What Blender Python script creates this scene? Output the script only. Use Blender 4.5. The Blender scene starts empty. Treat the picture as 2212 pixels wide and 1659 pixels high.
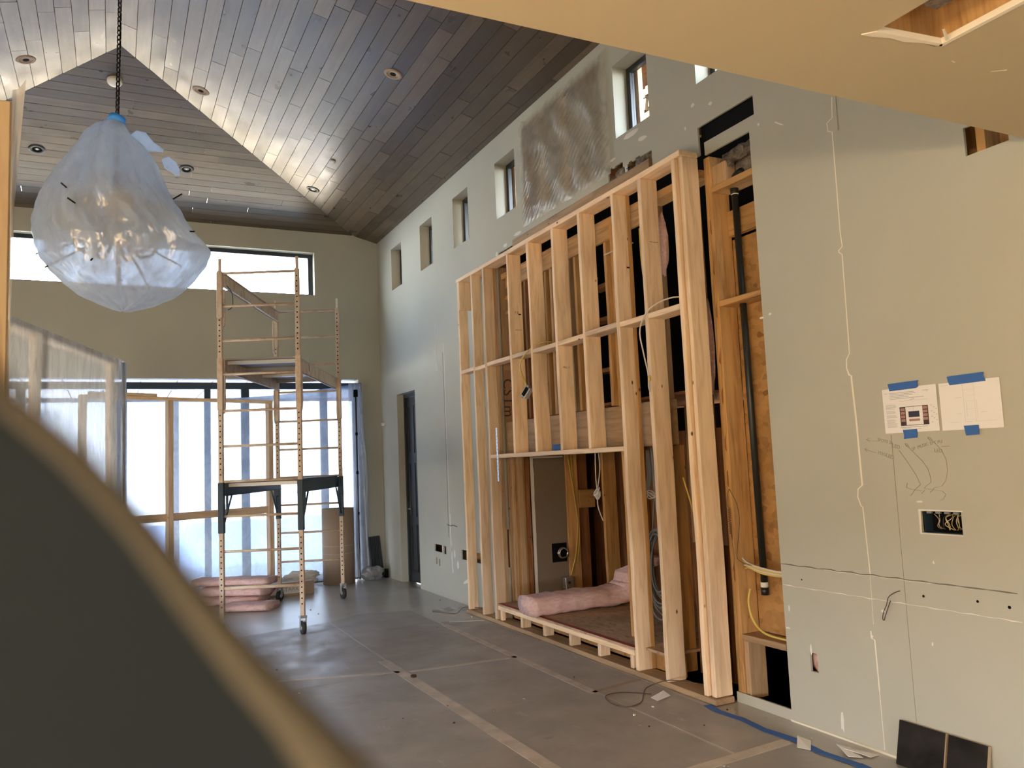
import bpy, bmesh, math, random
from mathutils import Vector, Matrix, noise
R = math.radians
random.seed(7)
S = bpy.context.scene
COL = S.collection

# ------------------------------------------------------------------ camera
cam_d = bpy.data.cameras.new('camera')
cam = bpy.data.objects.new('camera', cam_d); COL.objects.link(cam)
CR = ((0.89764341, -0.00427303, -0.44070177), (-0.43866155, -0.10525322, -0.89246726), (-0.04257174, 0.99443627, -0.09635427))
M = Matrix(CR).to_4x4(); M.translation = Vector((0, 0, 1.5)); cam.matrix_world = M
cam_d.sensor_width = 36; cam_d.lens = 1748.18 / 2212 * 36
cam_d.clip_start = 0.01; cam_d.clip_end = 300
cam_d.dof.use_dof = True; cam_d.dof.focus_distance = 5.5; cam_d.dof.aperture_fstop = 8.5
S.camera = cam

# ------------------------------------------------------------------ world, sun, exposure
W = bpy.data.worlds.new('sky'); S.world = W; W.use_nodes = True
nt = W.node_tree; nt.nodes.clear()
wo = nt.nodes.new('ShaderNodeOutputWorld'); wb = nt.nodes.new('ShaderNodeBackground')
tc = nt.nodes.new('ShaderNodeTexCoord'); sp = nt.nodes.new('ShaderNodeSeparateXYZ'); rp = nt.nodes.new('ShaderNodeValToRGB')
nt.links.new(tc.outputs['Generated'], sp.inputs[0]); nt.links.new(sp.outputs['Z'], rp.inputs[0])
nt.links.new(rp.outputs[0], wb.inputs[0]); nt.links.new(wb.outputs[0], wo.inputs[0])
rp.color_ramp.elements[0].color = (0.97, 0.98, 1.0, 1); rp.color_ramp.elements[1].color = (0.42, 0.58, 0.88, 1)
wb.inputs[1].default_value = 12.0
sun_d = bpy.data.lights.new('sun', 'SUN'); sun_d.energy = 32; sun_d.angle = R(0.6); sun_d.color = (1.0, 0.9, 0.74)
sun = bpy.data.objects.new('sun', sun_d); COL.objects.link(sun)
sun.rotation_euler = Vector((0.8, -0.08, -0.6)).to_track_quat('-Z', 'Y').to_euler(); sun.location = (-8, 1, 12)

XL0 = -3.32
def portal(name, loc, direction, sx, sy):
    d = bpy.data.lights.new(name, 'AREA'); d.shape = 'RECTANGLE'; d.size = sx; d.size_y = sy
    d.cycles.is_portal = True
    o = bpy.data.objects.new(name, d); COL.objects.link(o); o.location = loc
    o.rotation_euler = Vector(direction).to_track_quat('-Z', 'Z').to_euler()
portal('sky_portal', (0.04, 11.5, 1.37), (0, -1, 0), 6.0, 2.8)
portal('sky_portal', (0.04, 11.5, 4.22), (0, -1, 0), 5.0, 0.66)
portal('sky_portal', (XL0 - .3, 0.9, .6), (1, 0, 0), 2.6, 1.1)
portal('sky_portal', (XL0 - .3, 6.8, .65), (1, 0, 0), 2.8, .7)
portal('sky_portal', (-.3, -5.3, .65), (0, 1, 0), 3.4, .7)
for lx in (-2.8, -1.7):  # unseen warm fill lights added for the near wall and kitchen ceiling
    ld = bpy.data.lights.new('kitchen_lamp', 'POINT'); ld.energy = 75; ld.color = (1.0, 0.70, 0.38); ld.shadow_soft_size = 0.12
    lo = bpy.data.objects.new('kitchen_lamp', ld); COL.objects.link(lo); lo.location = (lx, -.8, 1.9)
S.view_settings.view_transform = 'Standard'; S.view_settings.look = 'None'
S.view_settings.gamma = 1; S.view_settings.use_curve_mapping = False
S.view_settings.exposure = 1.25
S.cycles.max_bounces = 8; S.cycles.diffuse_bounces = 5; S.cycles.glossy_bounces = 2
S.cycles.transmission_bounces = 4; S.cycles.transparent_max_bounces = 12
S.cycles.sample_clamp_indirect = 6; S.cycles.caustics_reflective = False; S.cycles.caustics_refractive = False
S.cycles.use_denoising = True

# ------------------------------------------------------------------ materials
def mat(name, color, rough=0.6, metal=0.0, spec=0.5):
    m = bpy.data.materials.new(name); m.use_nodes = True
    b = m.node_tree.nodes['Principled BSDF']
    b.inputs['Base Color'].default_value = (*color, 1); b.inputs['Roughness'].default_value = rough
    b.inputs['Metallic'].default_value = metal; b.inputs['Specular IOR Level'].default_value = spec
    return m
def N(m, t): return m.node_tree.nodes.new(t)
def L(m, a, b): m.node_tree.links.new(a, b)
def B(m): return m.node_tree.nodes['Principled BSDF']
def coord(m, scale=(1, 1, 1), kind='Object', per_object=True):
    t = N(m, 'ShaderNodeTexCoord'); mp = N(m, 'ShaderNodeMapping'); mp.inputs['Scale'].default_value = scale
    if per_object:
        oi = N(m, 'ShaderNodeObjectInfo'); v = N(m, 'ShaderNodeVectorMath'); v.operation = 'MULTIPLY_ADD'
        c = N(m, 'ShaderNodeCombineXYZ'); L(m, oi.outputs['Random'], c.inputs[0]); L(m, oi.outputs['Random'], c.inputs[1]); L(m, oi.outputs['Random'], c.inputs[2])
        L(m, c.outputs[0], v.inputs[0]); v.inputs[1].default_value = (37, 91, 53); L(m, t.outputs[kind], v.inputs[2])
        L(m, v.outputs[0], mp.inputs[0])
    else:
        L(m, t.outputs[kind], mp.inputs[0])
    return mp.outputs[0]
def nz(m, vec, scale, detail=3, rough=0.5, dist=0):
    n = N(m, 'ShaderNodeTexNoise'); n.inputs['Scale'].default_value = scale; n.inputs['Detail'].default_value = detail
    n.inputs['Roughness'].default_value = rough; n.inputs['Distortion'].default_value = dist; L(m, vec, n.inputs['Vector']); return n.outputs['Fac']
def ramp(m, fac, stops):
    r = N(m, 'ShaderNodeValToRGB'); e = r.color_ramp.elements
    while len(e) < len(stops): e.new(0.5)
    for i, (p, c) in enumerate(stops):
        e[i].position = p; e[i].color = (*c, 1)
    L(m, fac, r.inputs[0]); return r.outputs[0]
def mixc(m, fac, a, b, mode='MIX'):
    x = N(m, 'ShaderNodeMix'); x.data_type = 'RGBA'; x.blend_type = mode
    if isinstance(fac, (int, float)): x.inputs[0].default_value = fac
    else: L(m, fac, x.inputs[0])
    for v, i in ((a, 6), (b, 7)):
        if isinstance(v, tuple): x.inputs[i].default_value = (*v, 1)
        else: L(m, v, x.inputs[i])
    return x.outputs[2]
def bump(m, fac, strength=0.2, dist=0.01):
    b = N(m, 'ShaderNodeBump'); b.inputs['Strength'].default_value = strength; b.inputs['Distance'].default_value = dist
    L(m, fac, b.inputs['Height']); L(m, b.outputs[0], B(m).inputs['Normal'])

def lumber(name, light, dark, knot=(0.10, 0.05, 0.025)):
    m = mat(name, light, 0.7, spec=0.25)
    v = coord(m, (1, 1, 0.09)); g = nz(m, v, 26, 4, 0.6, 0.6)
    v2 = coord(m, (1, 1, 0.25)); g2 = nz(m, v2, 5, 2)
    c = ramp(m, g, [(0.3, dark), (0.52, light), (0.75, tuple(min(1, x * 1.12) for x in light))])
    oi = N(m, 'ShaderNodeObjectInfo')
    tone = ramp(m, oi.outputs['Random'], [(0, (0.78, 0.74, 0.70)), (0.5, (1.0, 0.96, 0.92)), (1, (1.1, 1.02, 0.92))])
    c = mixc(m, 1.0, c, tone, 'MULTIPLY')
    c = mixc(m, ramp(m, g2, [(0.45, (0, 0, 0)), (0.75, (0.45, 0.45, 0.45))]), c, tuple(x * 0.6 for x in dark))
    vk = N(m, 'ShaderNodeTexVoronoi'); vk.inputs['Scale'].default_value = 4.2; L(m, coord(m, (1.8, 1.8, 1.0)), vk.inputs['Vector'])
    k = ramp(m, vk.outputs['Distance'], [(0.035, (1, 1, 1)), (0.075, (0, 0, 0))])
    c = mixc(m, k, c, knot)
    L(m, c, B(m).inputs['Base Color']); bump(m, g, 0.15, 0.002)
    return m
M_new = lumber('new_lumber', (0.86, 0.70, 0.52), (0.68, 0.50, 0.33))
M_old = lumber('old_lumber', (0.56, 0.35, 0.15), (0.36, 0.20, 0.08))
M_dark = lumber('dark_lumber', (0.30, 0.14, 0.06), (0.17, 0.07, 0.03))
M_beam = lumber('laminated_beam', (0.50, 0.36, 0.22), (0.36, 0.24, 0.14))

M_pole = lumber('aged_pine_pole', (0.27, 0.225, 0.17), (0.20, 0.155, 0.11))  # pine colour darkened and less red to offset strong warm light on the pole
def osb(name, a, b, c3):
    m = mat(name, a, 0.75, spec=0.2)
    vo = N(m, 'ShaderNodeTexVoronoi'); vo.inputs['Scale'].default_value = 48; L(m, coord(m, (1, 0.45, 0.6)), vo.inputs['Vector'])
    c = ramp(m, nz(m, vo.outputs['Color'], 2.0), [(0.3, a), (0.5, b), (0.7, c3)])
    n2 = nz(m, coord(m), 3, 4)
    c = mixc(m, ramp(m, n2, [(0.4, (0, 0, 0)), (0.7, (0.5, 0.5, 0.5))]), c, tuple(x * 0.5 for x in a))
    L(m, c, B(m).inputs['Base Color']); bump(m, vo.outputs['Distance'], 0.2, 0.003); return m
M_osb = osb('strand_board', (0.40, 0.22, 0.08), (0.55, 0.32, 0.13), (0.28, 0.14, 0.05))
M_osbr = osb('strand_board_dusty', (0.44, 0.31, 0.20), (0.56, 0.41, 0.28), (0.33, 0.21, 0.14))

M_wall = mat('greige_paint', (0.44, 0.425, 0.355), 0.75, spec=0.25)
_n = nz(M_wall, coord(M_wall, per_object=False), 1.1, 4); L(M_wall, ramp(M_wall, _n, [(0.3, (0.435, 0.435, 0.375)), (0.7, (0.47, 0.47, 0.405))]), B(M_wall).inputs['Base Color'])
bump(M_wall, nz(M_wall, coord(M_wall, per_object=False), 160, 2), 0.06, 0.002)
M_ceilp = mat('cream_ceiling_paint', (0.50, 0.43, 0.30), 0.8, spec=0.2)
bump(M_ceilp, nz(M_ceilp, coord(M_ceilp, per_object=False), 140, 2), 0.06, 0.002)
M_gyp = mat('bare_gypsum', (0.80, 0.76, 0.66), 0.9)
M_gypw = mat('white_gypsum_patch', (0.72, 0.71, 0.66), 0.9)
M_gypb = mat('brown_gypsum_back_paper', (0.20, 0.155, 0.11), 0.9)
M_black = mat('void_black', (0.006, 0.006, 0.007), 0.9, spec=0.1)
M_tin = mat('window_frame_dark', (0.022, 0.027, 0.035), 0.35)
M_blue = mat('painter_tape_blue', (0.035, 0.13, 0.42), 0.7)
M_blueb = mat('bag_tape_blue', (0.04, 0.28, 0.85), 0.6)
M_paper = mat('white_paper', (0.80, 0.80, 0.80), 0.8)
M_ink = mat('grey_print', (0.30, 0.30, 0.32), 0.8)
M_pencil = mat('pencil_line', (0.26, 0.25, 0.21), 0.8)
M_crack = mat('crack_line', (0.16, 0.15, 0.12), 0.9)
M_galv = mat('galvanised_steel', (0.50, 0.51, 0.53), 0.4, 0.8)
M_chrome = mat('chrome', (0.8, 0.8, 0.8), 0.15, 1.0)
M_rubber = mat('black_rubber', (0.02, 0.02, 0.022), 0.7)
M_yc = mat('yellow_cable', (0.62, 0.46, 0.10), 0.5)
M_wc = mat('white_cable', (0.62, 0.58, 0.52), 0.5)
M_gc = mat('grey_cable', (0.22, 0.23, 0.23), 0.45)
M_bc = mat('brown_wire', (0.075, 0.045, 0.03), 0.5)
M_chain = mat('black_iron', (0.015, 0.013, 0.013), 0.45, 0.6)
M_door = mat('dark_stained_door', (0.018, 0.024, 0.032), 0.4)
M_cardb = mat('kraft_board', (0.36, 0.27, 0.20), 0.8)
M_navy = mat('navy_steel', (0.02, 0.045, 0.075), 0.5)
M_ply = mat('grey_ply', (0.25, 0.24, 0.23), 0.7)
M_pipe = mat('black_pipe', (0.012, 0.015, 0.014), 0.4)
M_letter = mat('brown_beam_face', (0.30, 0.18, 0.11), 0.8)
M_back = mat('grey_building_paper', (0.26, 0.23, 0.18), 0.9)
M_stain = mat('marker_dark', (0.06, 0.03, 0.02), 0.8)

M_steel = mat('worn_orange_enamel', (0.55, 0.33, 0.15), 0.5)
_n = nz(M_steel, coord(M_steel, (1, 1, 0.6)), 14, 5, 0.65)
L(M_steel, ramp(M_steel, _n, [(0.35, (0.46, 0.33, 0.26)), (0.5, (0.62, 0.49, 0.36)), (0.72, (0.63, 0.58, 0.53))]), B(M_steel).inputs['Base Color'])

M_plank = mat('grey_brown_plank', (0.3, 0.25, 0.2), 0.36, spec=0.9); B(M_plank).inputs['Specular Tint'].default_value = (1, .90, .78, 1)
_v = coord(M_plank, (1, 0.07, 1)); _g = nz(M_plank, _v, 30, 4, 0.6, 0.4)
_oi = N(M_plank, 'ShaderNodeObjectInfo')
_c = ramp(M_plank, _oi.outputs['Random'], [(0, (0.055, 0.038, 0.026)), (0.45, (0.095, 0.070, 0.049)), (1, (0.15, 0.113, 0.08))])
_c = mixc(M_plank, 0.55, _c, ramp(M_plank, _g, [(0.3, (0.55, 0.52, 0.5)), (0.7, (1.15, 1.15, 1.15))]), 'MULTIPLY')
_s = nz(M_plank, coord(M_plank, (1, 0.5, 1)), 4.5, 4, 0.6)
_c = mixc(M_plank, ramp(M_plank, _s, [(0.5, (0, 0, 0)), (0.78, (0.6, 0.6, 0.6))]), _c, (0.05, 0.038, 0.03))
L(M_plank, _c, B(M_plank).inputs['Base Color']); bump(M_plank, _g, 0.05, 0.001)
L(M_plank, ramp(M_plank, nz(M_plank, coord(M_plank, (1, .6, 1), per_object=True), 5, 4), [(.3, (.27, .27, .27)), (.75, (.45, .45, .45))]), B(M_plank).inputs['Roughness'])

M_floor = mat('concrete_floor', (0.34, 0.32, 0.30), 0.3, spec=0.9)
_v = coord(M_floor, per_object=False)
_c = ramp(M_floor, nz(M_floor, _v, 1.3, 6, 0.6), [(0.3, (0.38, 0.365, 0.34)), (0.7, (0.50, 0.48, 0.45))])
L(M_floor, _c, B(M_floor).inputs['Base Color']); bump(M_floor, nz(M_floor, _v, 6, 5), 0.15, 0.01)
M_board = mat('grey_floor_paper', (0.22, 0.195, 0.185), 0.6)
_v = coord(M_board, per_object=False)
_c = ramp(M_board, nz(M_board, _v, 2.2, 7, 0.65, 0.3), [(0.28, (0.30, 0.285, 0.28)), (0.55, (0.385, 0.37, 0.36)), (0.8, (0.47, 0.455, 0.44))])
_w = nz(M_board, coord(M_board, (3.5, 0.8, 1), per_object=False), 5, 5, 0.7, 0.8)
_c = mixc(M_board, ramp(M_board, _w, [(0.62, (0, 0, 0)), (0.74, (0.6, 0.6, 0.6))]), _c, (0.58, 0.56, 0.53))
_w2 = nz(M_board, coord(M_board, (0.8, 3, 1), per_object=False), 4, 4, 0.6, 0.6)
_c = mixc(M_board, ramp(M_board, _w2, [(0.64, (0, 0, 0)), (0.76, (0.5, 0.5, 0.5))]), _c, (0.17, 0.15, 0.14))
L(M_board, _c, B(M_board).inputs['Base Color']); bump(M_board, nz(M_board, _v, 5, 6), 0.25, 0.012)
L(M_board, ramp(M_board, nz(M_board, _v, 3, 4), [(0.3, (0.28, 0.28, 0.28)), (0.7, (0.6, 0.6, 0.6))]), B(M_board).inputs['Roughness'])
M_tape = mat('tan_seam_tape', (0.33, 0.265, 0.215), 0.6)
_c = ramp(M_tape, nz(M_tape, coord(M_tape), 9, 5), [(0.3, (0.47, 0.42, 0.37)), (0.7, (0.66, 0.59, 0.53))]); L(M_tape, _c, B(M_tape).inputs['Base Color'])
M_tred = mat('red_edge_paint', (0.32, 0.05, 0.04), 0.8)
M_pink = mat('pink_fibreglass', (0.82, 0.55, 0.52), 0.95, spec=0.1)
_n = nz(M_pink, coord(M_pink, (1, 2.5, 3)), 12, 6, 0.7)
L(M_pink, ramp(M_pink, _n, [(0.3, (0.66, 0.42, 0.40)), (0.55, (0.82, 0.58, 0.55)), (0.8, (0.88, 0.70, 0.66))]), B(M_pink).inputs['Base Color']); bump(M_pink, _n, 0.7, 0.02)
B(M_pink).inputs['Subsurface Weight'].default_value = 0.0
M_mortar = mat('grey_mortar_rubble', (0.22, 0.19, 0.16), 0.95)
_n = nz(M_mortar, coord(M_mortar), 14, 6, 0.7); L(M_mortar, ramp(M_mortar, _n, [(0.35, (0.08, 0.065, 0.055)), (0.65, (0.36, 0.31, 0.26))]), B(M_mortar).inputs['Base Color']); bump(M_mortar, _n, 1.0, 0.03)
M_stone = mat('golden_stone', (0.6, 0.45, 0.25), 0.85)
_oi = N(M_stone, 'ShaderNodeObjectInfo')
_c = ramp(M_stone, _oi.outputs['Random'], [(0, (0.075, 0.042, 0.015)), (0.4, (0.11, 0.075, 0.035)), (0.7, (0.085, 0.068, 0.048)), (1, (0.13, 0.10, 0.065))])
_n = nz(M_stone, coord(M_stone), 7, 5, 0.7); _c = mixc(M_stone, 0.6, _c, ramp(M_stone, _n, [(0.3, (0.6, 0.55, 0.5)), (0.7, (1.1, 1.1, 1.1))]), 'MULTIPLY')
L(M_stone, _c, B(M_stone).inputs['Base Color']); bump(M_stone, _n, 0.8, 0.03)
M_ground = mat('pale_gravel', (0.50, 0.42, 0.30), 0.9)
M_patio = mat('blue_grey_patio', (0.14, 0.22, 0.38), 0.5)
M_roofing = mat('pale_roofing', (0.62, 0.50, 0.36), 0.9)
M_soft = mat('tan_patio_boards', (0.62, 0.42, 0.25), 0.7)
M_panel = mat('black_flooring_board', (0.012, 0.010, 0.009), 0.8, spec=0.12)
_n = nz(M_panel, coord(M_panel, (14, 0.6, 0.6)), 14, 3); L(M_panel, ramp(M_panel, _n, [(0.3, (0.010, 0.009, 0.008)), (0.7, (0.028, 0.025, 0.023))]), B(M_panel).inputs['Base Color'])
M_bounce = mat('kraft_floor_paper', (0.58, 0.38, 0.17), 0.8)  # warm colour of the added bounce sheet
M_tan = mat('tan_board_core', (0.42, 0.33, 0.23), 0.8)
M_case = mat('dark_blue_case', (0.009, 0.0145, 0.022), 0.8, spec=0.12)
M_caseedge = mat('beige_case_edge', (0.068, 0.066, 0.060), 0.8, spec=0.1)
M_smoke = mat('white_plastic', (0.75, 0.74, 0.68), 0.5)
M_red = mat('red_print', (0.55, 0.06, 0.06), 0.7)
M_brownp = mat('brown_print', (0.38, 0.22, 0.18), 0.8)
M_darkp = mat('dark_print', (0.05, 0.03, 0.035), 0.8)
M_navyp = mat('navy_print', (0.03, 0.035, 0.07), 0.8)

def sheet(name, clear, trans, gloss, tint=(0.9, 0.95, 1.0), nscale=7, bstr=0.6, stretch=(1, 1, 1), rough=0.15, dist=1.2, diff=0.35):
    m = bpy.data.materials.new(name); m.use_nodes = True; t = m.node_tree; t.nodes.clear()
    o = N(m, 'ShaderNodeOutputMaterial'); a = N(m, 'ShaderNodeBsdfTransparent'); b = N(m, 'ShaderNodeBsdfTranslucent')
    d = N(m, 'ShaderNodeBsdfDiffuse'); g = N(m, 'ShaderNodeBsdfGlossy')
    a.inputs[0].default_value = (*tint, 1); b.inputs[0].default_value = (*tint, 1); d.inputs[0].default_value = (*tint, 1)
    g.inputs['Roughness'].default_value = rough
    v = coord(m, stretch, per_object=False); n = nz(m, v, nscale, 3, 0.55, dist)
    bp = N(m, 'ShaderNodeBump'); bp.inputs['Strength'].default_value = bstr; bp.inputs['Distance'].default_value = 0.03
    L(m, n, bp.inputs['Height'])
    for x in (b, d, g): L(m, bp.outputs[0], x.inputs['Normal'])
    m1 = N(m, 'ShaderNodeMixShader'); m1.inputs[0].default_value = diff; L(m, b.outputs[0], m1.inputs[1]); L(m, d.outputs[0], m1.inputs[2])
    m2 = N(m, 'ShaderNodeMixShader')
    f = ramp(m, n, [(0.35, (1 - clear + 0.08,) * 3), (0.65, (max(0, 1 - clear - 0.08),) * 3)]); L(m, f, m2.inputs[0])
    L(m, a.outputs[0], m2.inputs[1]); L(m, m1.outputs[0], m2.inputs[2])
    m3 = N(m, 'ShaderNodeMixShader'); m3.inputs[0].default_value = gloss; L(m, m2.outputs[0], m3.inputs[1]); L(m, g.outputs[0], m3.inputs[2])
    L(m, m3.outputs[0], o.inputs[0]); return m
M_film = sheet('milky_film', 0.48, 0.5, 0.03, (0.19, 0.21, 0.25), 5, 0.5)
M_bag = sheet('frosted_bag_film', 0.12, 0.6, 0.10, (0.76, 0.85, 0.98), 9, 1.0, (1, 1, .6), 0.25, 0.1, 0.10)
M_clear = sheet('clear_film', 0.50, 0.3, 0.05, (0.92, 0.90, 0.82), 6, 0.3, (1, 1, 1), 0.3)
M_fray = sheet('partition_film', 0.45, 0.4, 0.09, (0.70, 0.72, 0.74), 8, 0.8, (1, 1, 0.35), 0.2)
M_glass = bpy.data.materials.new('window_glass'); M_glass.use_nodes = True
_t = M_glass.node_tree; _t.nodes.clear(); _o = N(M_glass, 'ShaderNodeOutputMaterial'); _a = N(M_glass, 'ShaderNodeBsdfTransparent'); _g = N(M_glass, 'ShaderNodeBsdfGlossy'); _x = N(M_glass, 'ShaderNodeMixShader')
_a.inputs[0].default_value = (0.93, 0.96, 0.96, 1); _g.inputs['Roughness'].default_value = 0.02; _x.inputs[0].default_value = 0.06
L(M_glass, _a.outputs[0], _x.inputs[1]); L(M_glass, _g.outputs[0], _x.inputs[2]); L(M_glass, _x.outputs[0], _o.inputs[0])

# ------------------------------------------------------------------ helpers
def tag(o, label=None, cat=None, group=None, kind=None):
    if label: o['label'] = label
    if cat: o['category'] = cat
    if group: o['group'] = group
    if kind: o['kind'] = kind
    return o
def empty(name, loc=(0, 0, 0), rz=0.0):
    o = bpy.data.objects.new(name, None); COL.objects.link(o); o.location = loc; o.rotation_euler = (0, 0, rz); o.empty_display_size = 0.05
    return o
def link_mesh(name, me, m, parent=None, smooth=False):
    o = bpy.data.objects.new(name, me); COL.objects.link(o)
    if m and not me.materials: me.materials.append(m)
    if parent: o.parent = parent
    if smooth:
        for p in me.polygons: p.use_smooth = True
    return o
def pyd(name, vs, fs, m, parent=None, smooth=False, fix=True):
    me = bpy.data.meshes.new(name); me.from_pydata([tuple(v) for v in vs], [], fs); 
    if fix:
        bm = bmesh.new(); bm.from_mesh(me); bmesh.ops.recalc_face_normals(bm, faces=bm.faces); bm.to_mesh(me); bm.free()
    return link_mesh(name, me, m, parent, smooth)
def box_vf(x0, x1, y0, y1, z0, z1):
    v = [(x0, y0, z0), (x1, y0, z0), (x1, y1, z0), (x0, y1, z0), (x0, y0, z1), (x1, y0, z1), (x1, y1, z1), (x0, y1, z1)]
    f = [(0, 3, 2, 1), (4, 5, 6, 7), (0, 1, 5, 4), (1, 2, 6, 5), (2, 3, 7, 6), (3, 0, 4, 7)]
    return v, f
def box(name, x0, x1, y0, y1, z0, z1, m, parent=None, bev=0.0, origin=True):
    """box in the parent's space, its origin at its centre"""
    c = Vector(((x0 + x1) / 2, (y0 + y1) / 2, (z0 + z1) / 2)) if origin else Vector((0, 0, 0))
    v, f = box_vf(x0 - c.x, x1 - c.x, y0 - c.y, y1 - c.y, z0 - c.z, z1 - c.z)
    o = pyd(name, v, f, m, parent, fix=False); o.location = c
    if bev: bevel(o, bev)
    return o
def bevel(o, w, seg=1):
    bm = bmesh.new(); bm.from_mesh(o.data); bmesh.ops.bevel(bm, geom=list(bm.edges), offset=w, segments=seg, affect='EDGES', clamp_overlap=True)
    bm.to_mesh(o.data); bm.free()
def member(name, x0, x1, y0, y1, z0, z1, m, parent=None, bev=0.004, warp=0.0):
    """lumber: local z runs along the longest side so that the grain does"""
    d = (x1 - x0, y1 - y0, z1 - z0); k = max(range(3), key=lambda i: d[i]); c = ((x0 + x1) / 2, (y0 + y1) / 2, (z0 + z1) / 2)
    if k == 2: e = d; rot = (0, 0, 0)
    elif k == 1: e = (d[0], d[2], d[1]); rot = (R(90), 0, 0)
    else: e = (d[2], d[1], d[0]); rot = (0, R(90), 0)
    v, f = box_vf(-e[0] / 2, e[0] / 2, -e[1] / 2, e[1] / 2, -e[2] / 2, e[2] / 2)
    o = pyd(name, v, f, m, parent, fix=False); o.location = c; o.rotation_euler = rot
    bevel(o, bev)
    if warp:
        n = 14; bm = bmesh.new(); bm.from_mesh(o.data)
        bmesh.ops.subdivide_edges(bm, edges=[ed for ed in bm.edges if abs(ed.verts[0].co.z - ed.verts[1].co.z) > e[2] * 0.8], cuts=n)
        s = random.random() * 50
        for vv in bm.verts:
            vv.co.x += warp * noise.noise(Vector((s, vv.co.z * 1.7, 0))); vv.co.y += warp * noise.noise(Vector((s + 9, vv.co.z * 1.7, math.copysign(3, vv.co.y))))
        bm.to_mesh(o.data); bm.free()
    return o
def tube(name, pts, r, m, parent=None, cyc=False, res=3, smoothc=True):
    P = [Vector(p) for p in pts]
    if smoothc and len(P) > 2:
        Q = []; n = len(P); sub = 3 if n > 12 else 5
        for i in range(n if cyc else n - 1):
            p0, p1, p2, p3 = (P[(i - 1) % n], P[i], P[(i + 1) % n], P[(i + 2) % n]) if cyc else (P[max(0, i - 1)], P[i], P[i + 1], P[min(n - 1, i + 2)])
            for k in range(sub):
                t = k / sub; Q.append(0.5 * ((2 * p1) + (p2 - p0) * t + (2 * p0 - 5 * p1 + 4 * p2 - p3) * t * t + (3 * p1 - p0 - 3 * p2 + p3) * t ** 3))
        if not cyc: Q.append(P[-1])
        P = Q
    n = len(P); sg = 6 if r < .004 else 8; c0 = sum(P, Vector()) / n; vs, fs = [], []; up = None
    for i in range(n):
        a = P[(i - 1) % n] if cyc else P[max(0, i - 1)]; b = P[(i + 1) % n] if cyc else P[min(n - 1, i + 1)]; d = (b - a)
        d = d.normalized() if d.length > 1e-9 else Vector((0, 0, 1))
        if up is None: up = d.orthogonal().normalized()
        up = (up - d * up.dot(d)); up = up.normalized() if up.length > 1e-6 else d.orthogonal().normalized(); w = d.cross(up)
        for k in range(sg): q = 2 * math.pi * k / sg; vs.append(P[i] - c0 + (up * math.cos(q) + w * math.sin(q)) * r)
    for i in range(n if cyc else n - 1):
        i2 = (i + 1) % n
        for k in range(sg): k2 = (k + 1) % sg; fs.append((i * sg + k, i * sg + k2, i2 * sg + k2, i2 * sg + k))
    if not cyc: fs += [tuple(range(sg - 1, -1, -1)), tuple(range((n - 1) * sg, n * sg))]
    o = pyd(name, vs, fs, m, parent, sg > 6); o.location = c0
    return o
def cyl(name, c, r, h, m, parent=None, axis='Z', seg=20, r2=None):
    bm = bmesh.new(); bmesh.ops.create_cone(bm, cap_ends=True, segments=seg, radius1=r, radius2=r if r2 is None else r2, depth=h)
    me = bpy.data.meshes.new(name); bm.to_mesh(me); bm.free()
    o = link_mesh(name, me, m, parent); o.location = c
    o.rotation_euler = {'Z': (0, 0, 0), 'X': (0, R(90), 0), 'Y': (R(90), 0, 0)}[axis]
    for p in me.polygons: p.use_smooth = len(p.vertices) == 4
    return o
def lathe(name, prof, m, parent=None, seg=24, loc=(0, 0, 0), rot=(0, 0, 0)):
    vs, fs = [], []
    for r, z in prof:
        for k in range(seg): a = 2 * math.pi * k / seg; vs.append((r * math.cos(a), r * math.sin(a), z))
    for i in range(len(prof) - 1):
        for k in range(seg): k2 = (k + 1) % seg; fs.append((i * seg + k, i * seg + k2, (i + 1) * seg + k2, (i + 1) * seg + k))
    o = pyd(name, vs, fs, m, parent, smooth=True); o.location = loc; o.rotation_euler = rot; return o
def grid_solid(name, us, vs, hole, w0, w1, place, m, parent=None):
    """a slab cut into cells; hole(u,v) leaves a cell out; only outer faces are made"""
    nu, nv = len(us) - 1, len(vs) - 1
    keep = [[not hole((us[i] + us[i + 1]) / 2, (vs[j] + vs[j + 1]) / 2) for j in range(nv)] for i in range(nu)]
    K = lambda i, j: 0 <= i < nu and 0 <= j < nv and keep[i][j]
    V, F, ix = [], [], {}
    def p(i, j, k):
        if (i, j, k) not in ix: ix[(i, j, k)] = len(V); V.append(place(us[i], vs[j], (w0, w1)[k]))
        return ix[(i, j, k)]
    for i in range(nu):
        for j in range(nv):
            if not keep[i][j]: continue
            F.append((p(i, j, 0), p(i + 1, j, 0), p(i + 1, j + 1, 0), p(i, j + 1, 0))); F.append((p(i, j, 1), p(i, j + 1, 1), p(i + 1, j + 1, 1), p(i + 1, j, 1)))
            if not K(i - 1, j): F.append((p(i, j, 0), p(i, j + 1, 0), p(i, j + 1, 1), p(i, j, 1)))
            if not K(i + 1, j): F.append((p(i + 1, j, 0), p(i + 1, j, 1), p(i + 1, j + 1, 1), p(i + 1, j + 1, 0)))
            if not K(i, j - 1): F.append((p(i, j, 0), p(i, j, 1), p(i + 1, j, 1), p(i + 1, j, 0)))
            if not K(i, j + 1): F.append((p(i, j + 1, 0), p(i + 1, j + 1, 0), p(i + 1, j + 1, 1), p(i, j + 1, 1)))
    return pyd(name, V, F, m, parent)
def cuts(lo, hi, rects, a, b, extra=()):
    s = {lo, hi, *extra}
    for r in rects:
        for q in (r[a], r[b]):
            if lo < q < hi: s.add(q)
    return sorted(s)
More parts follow.
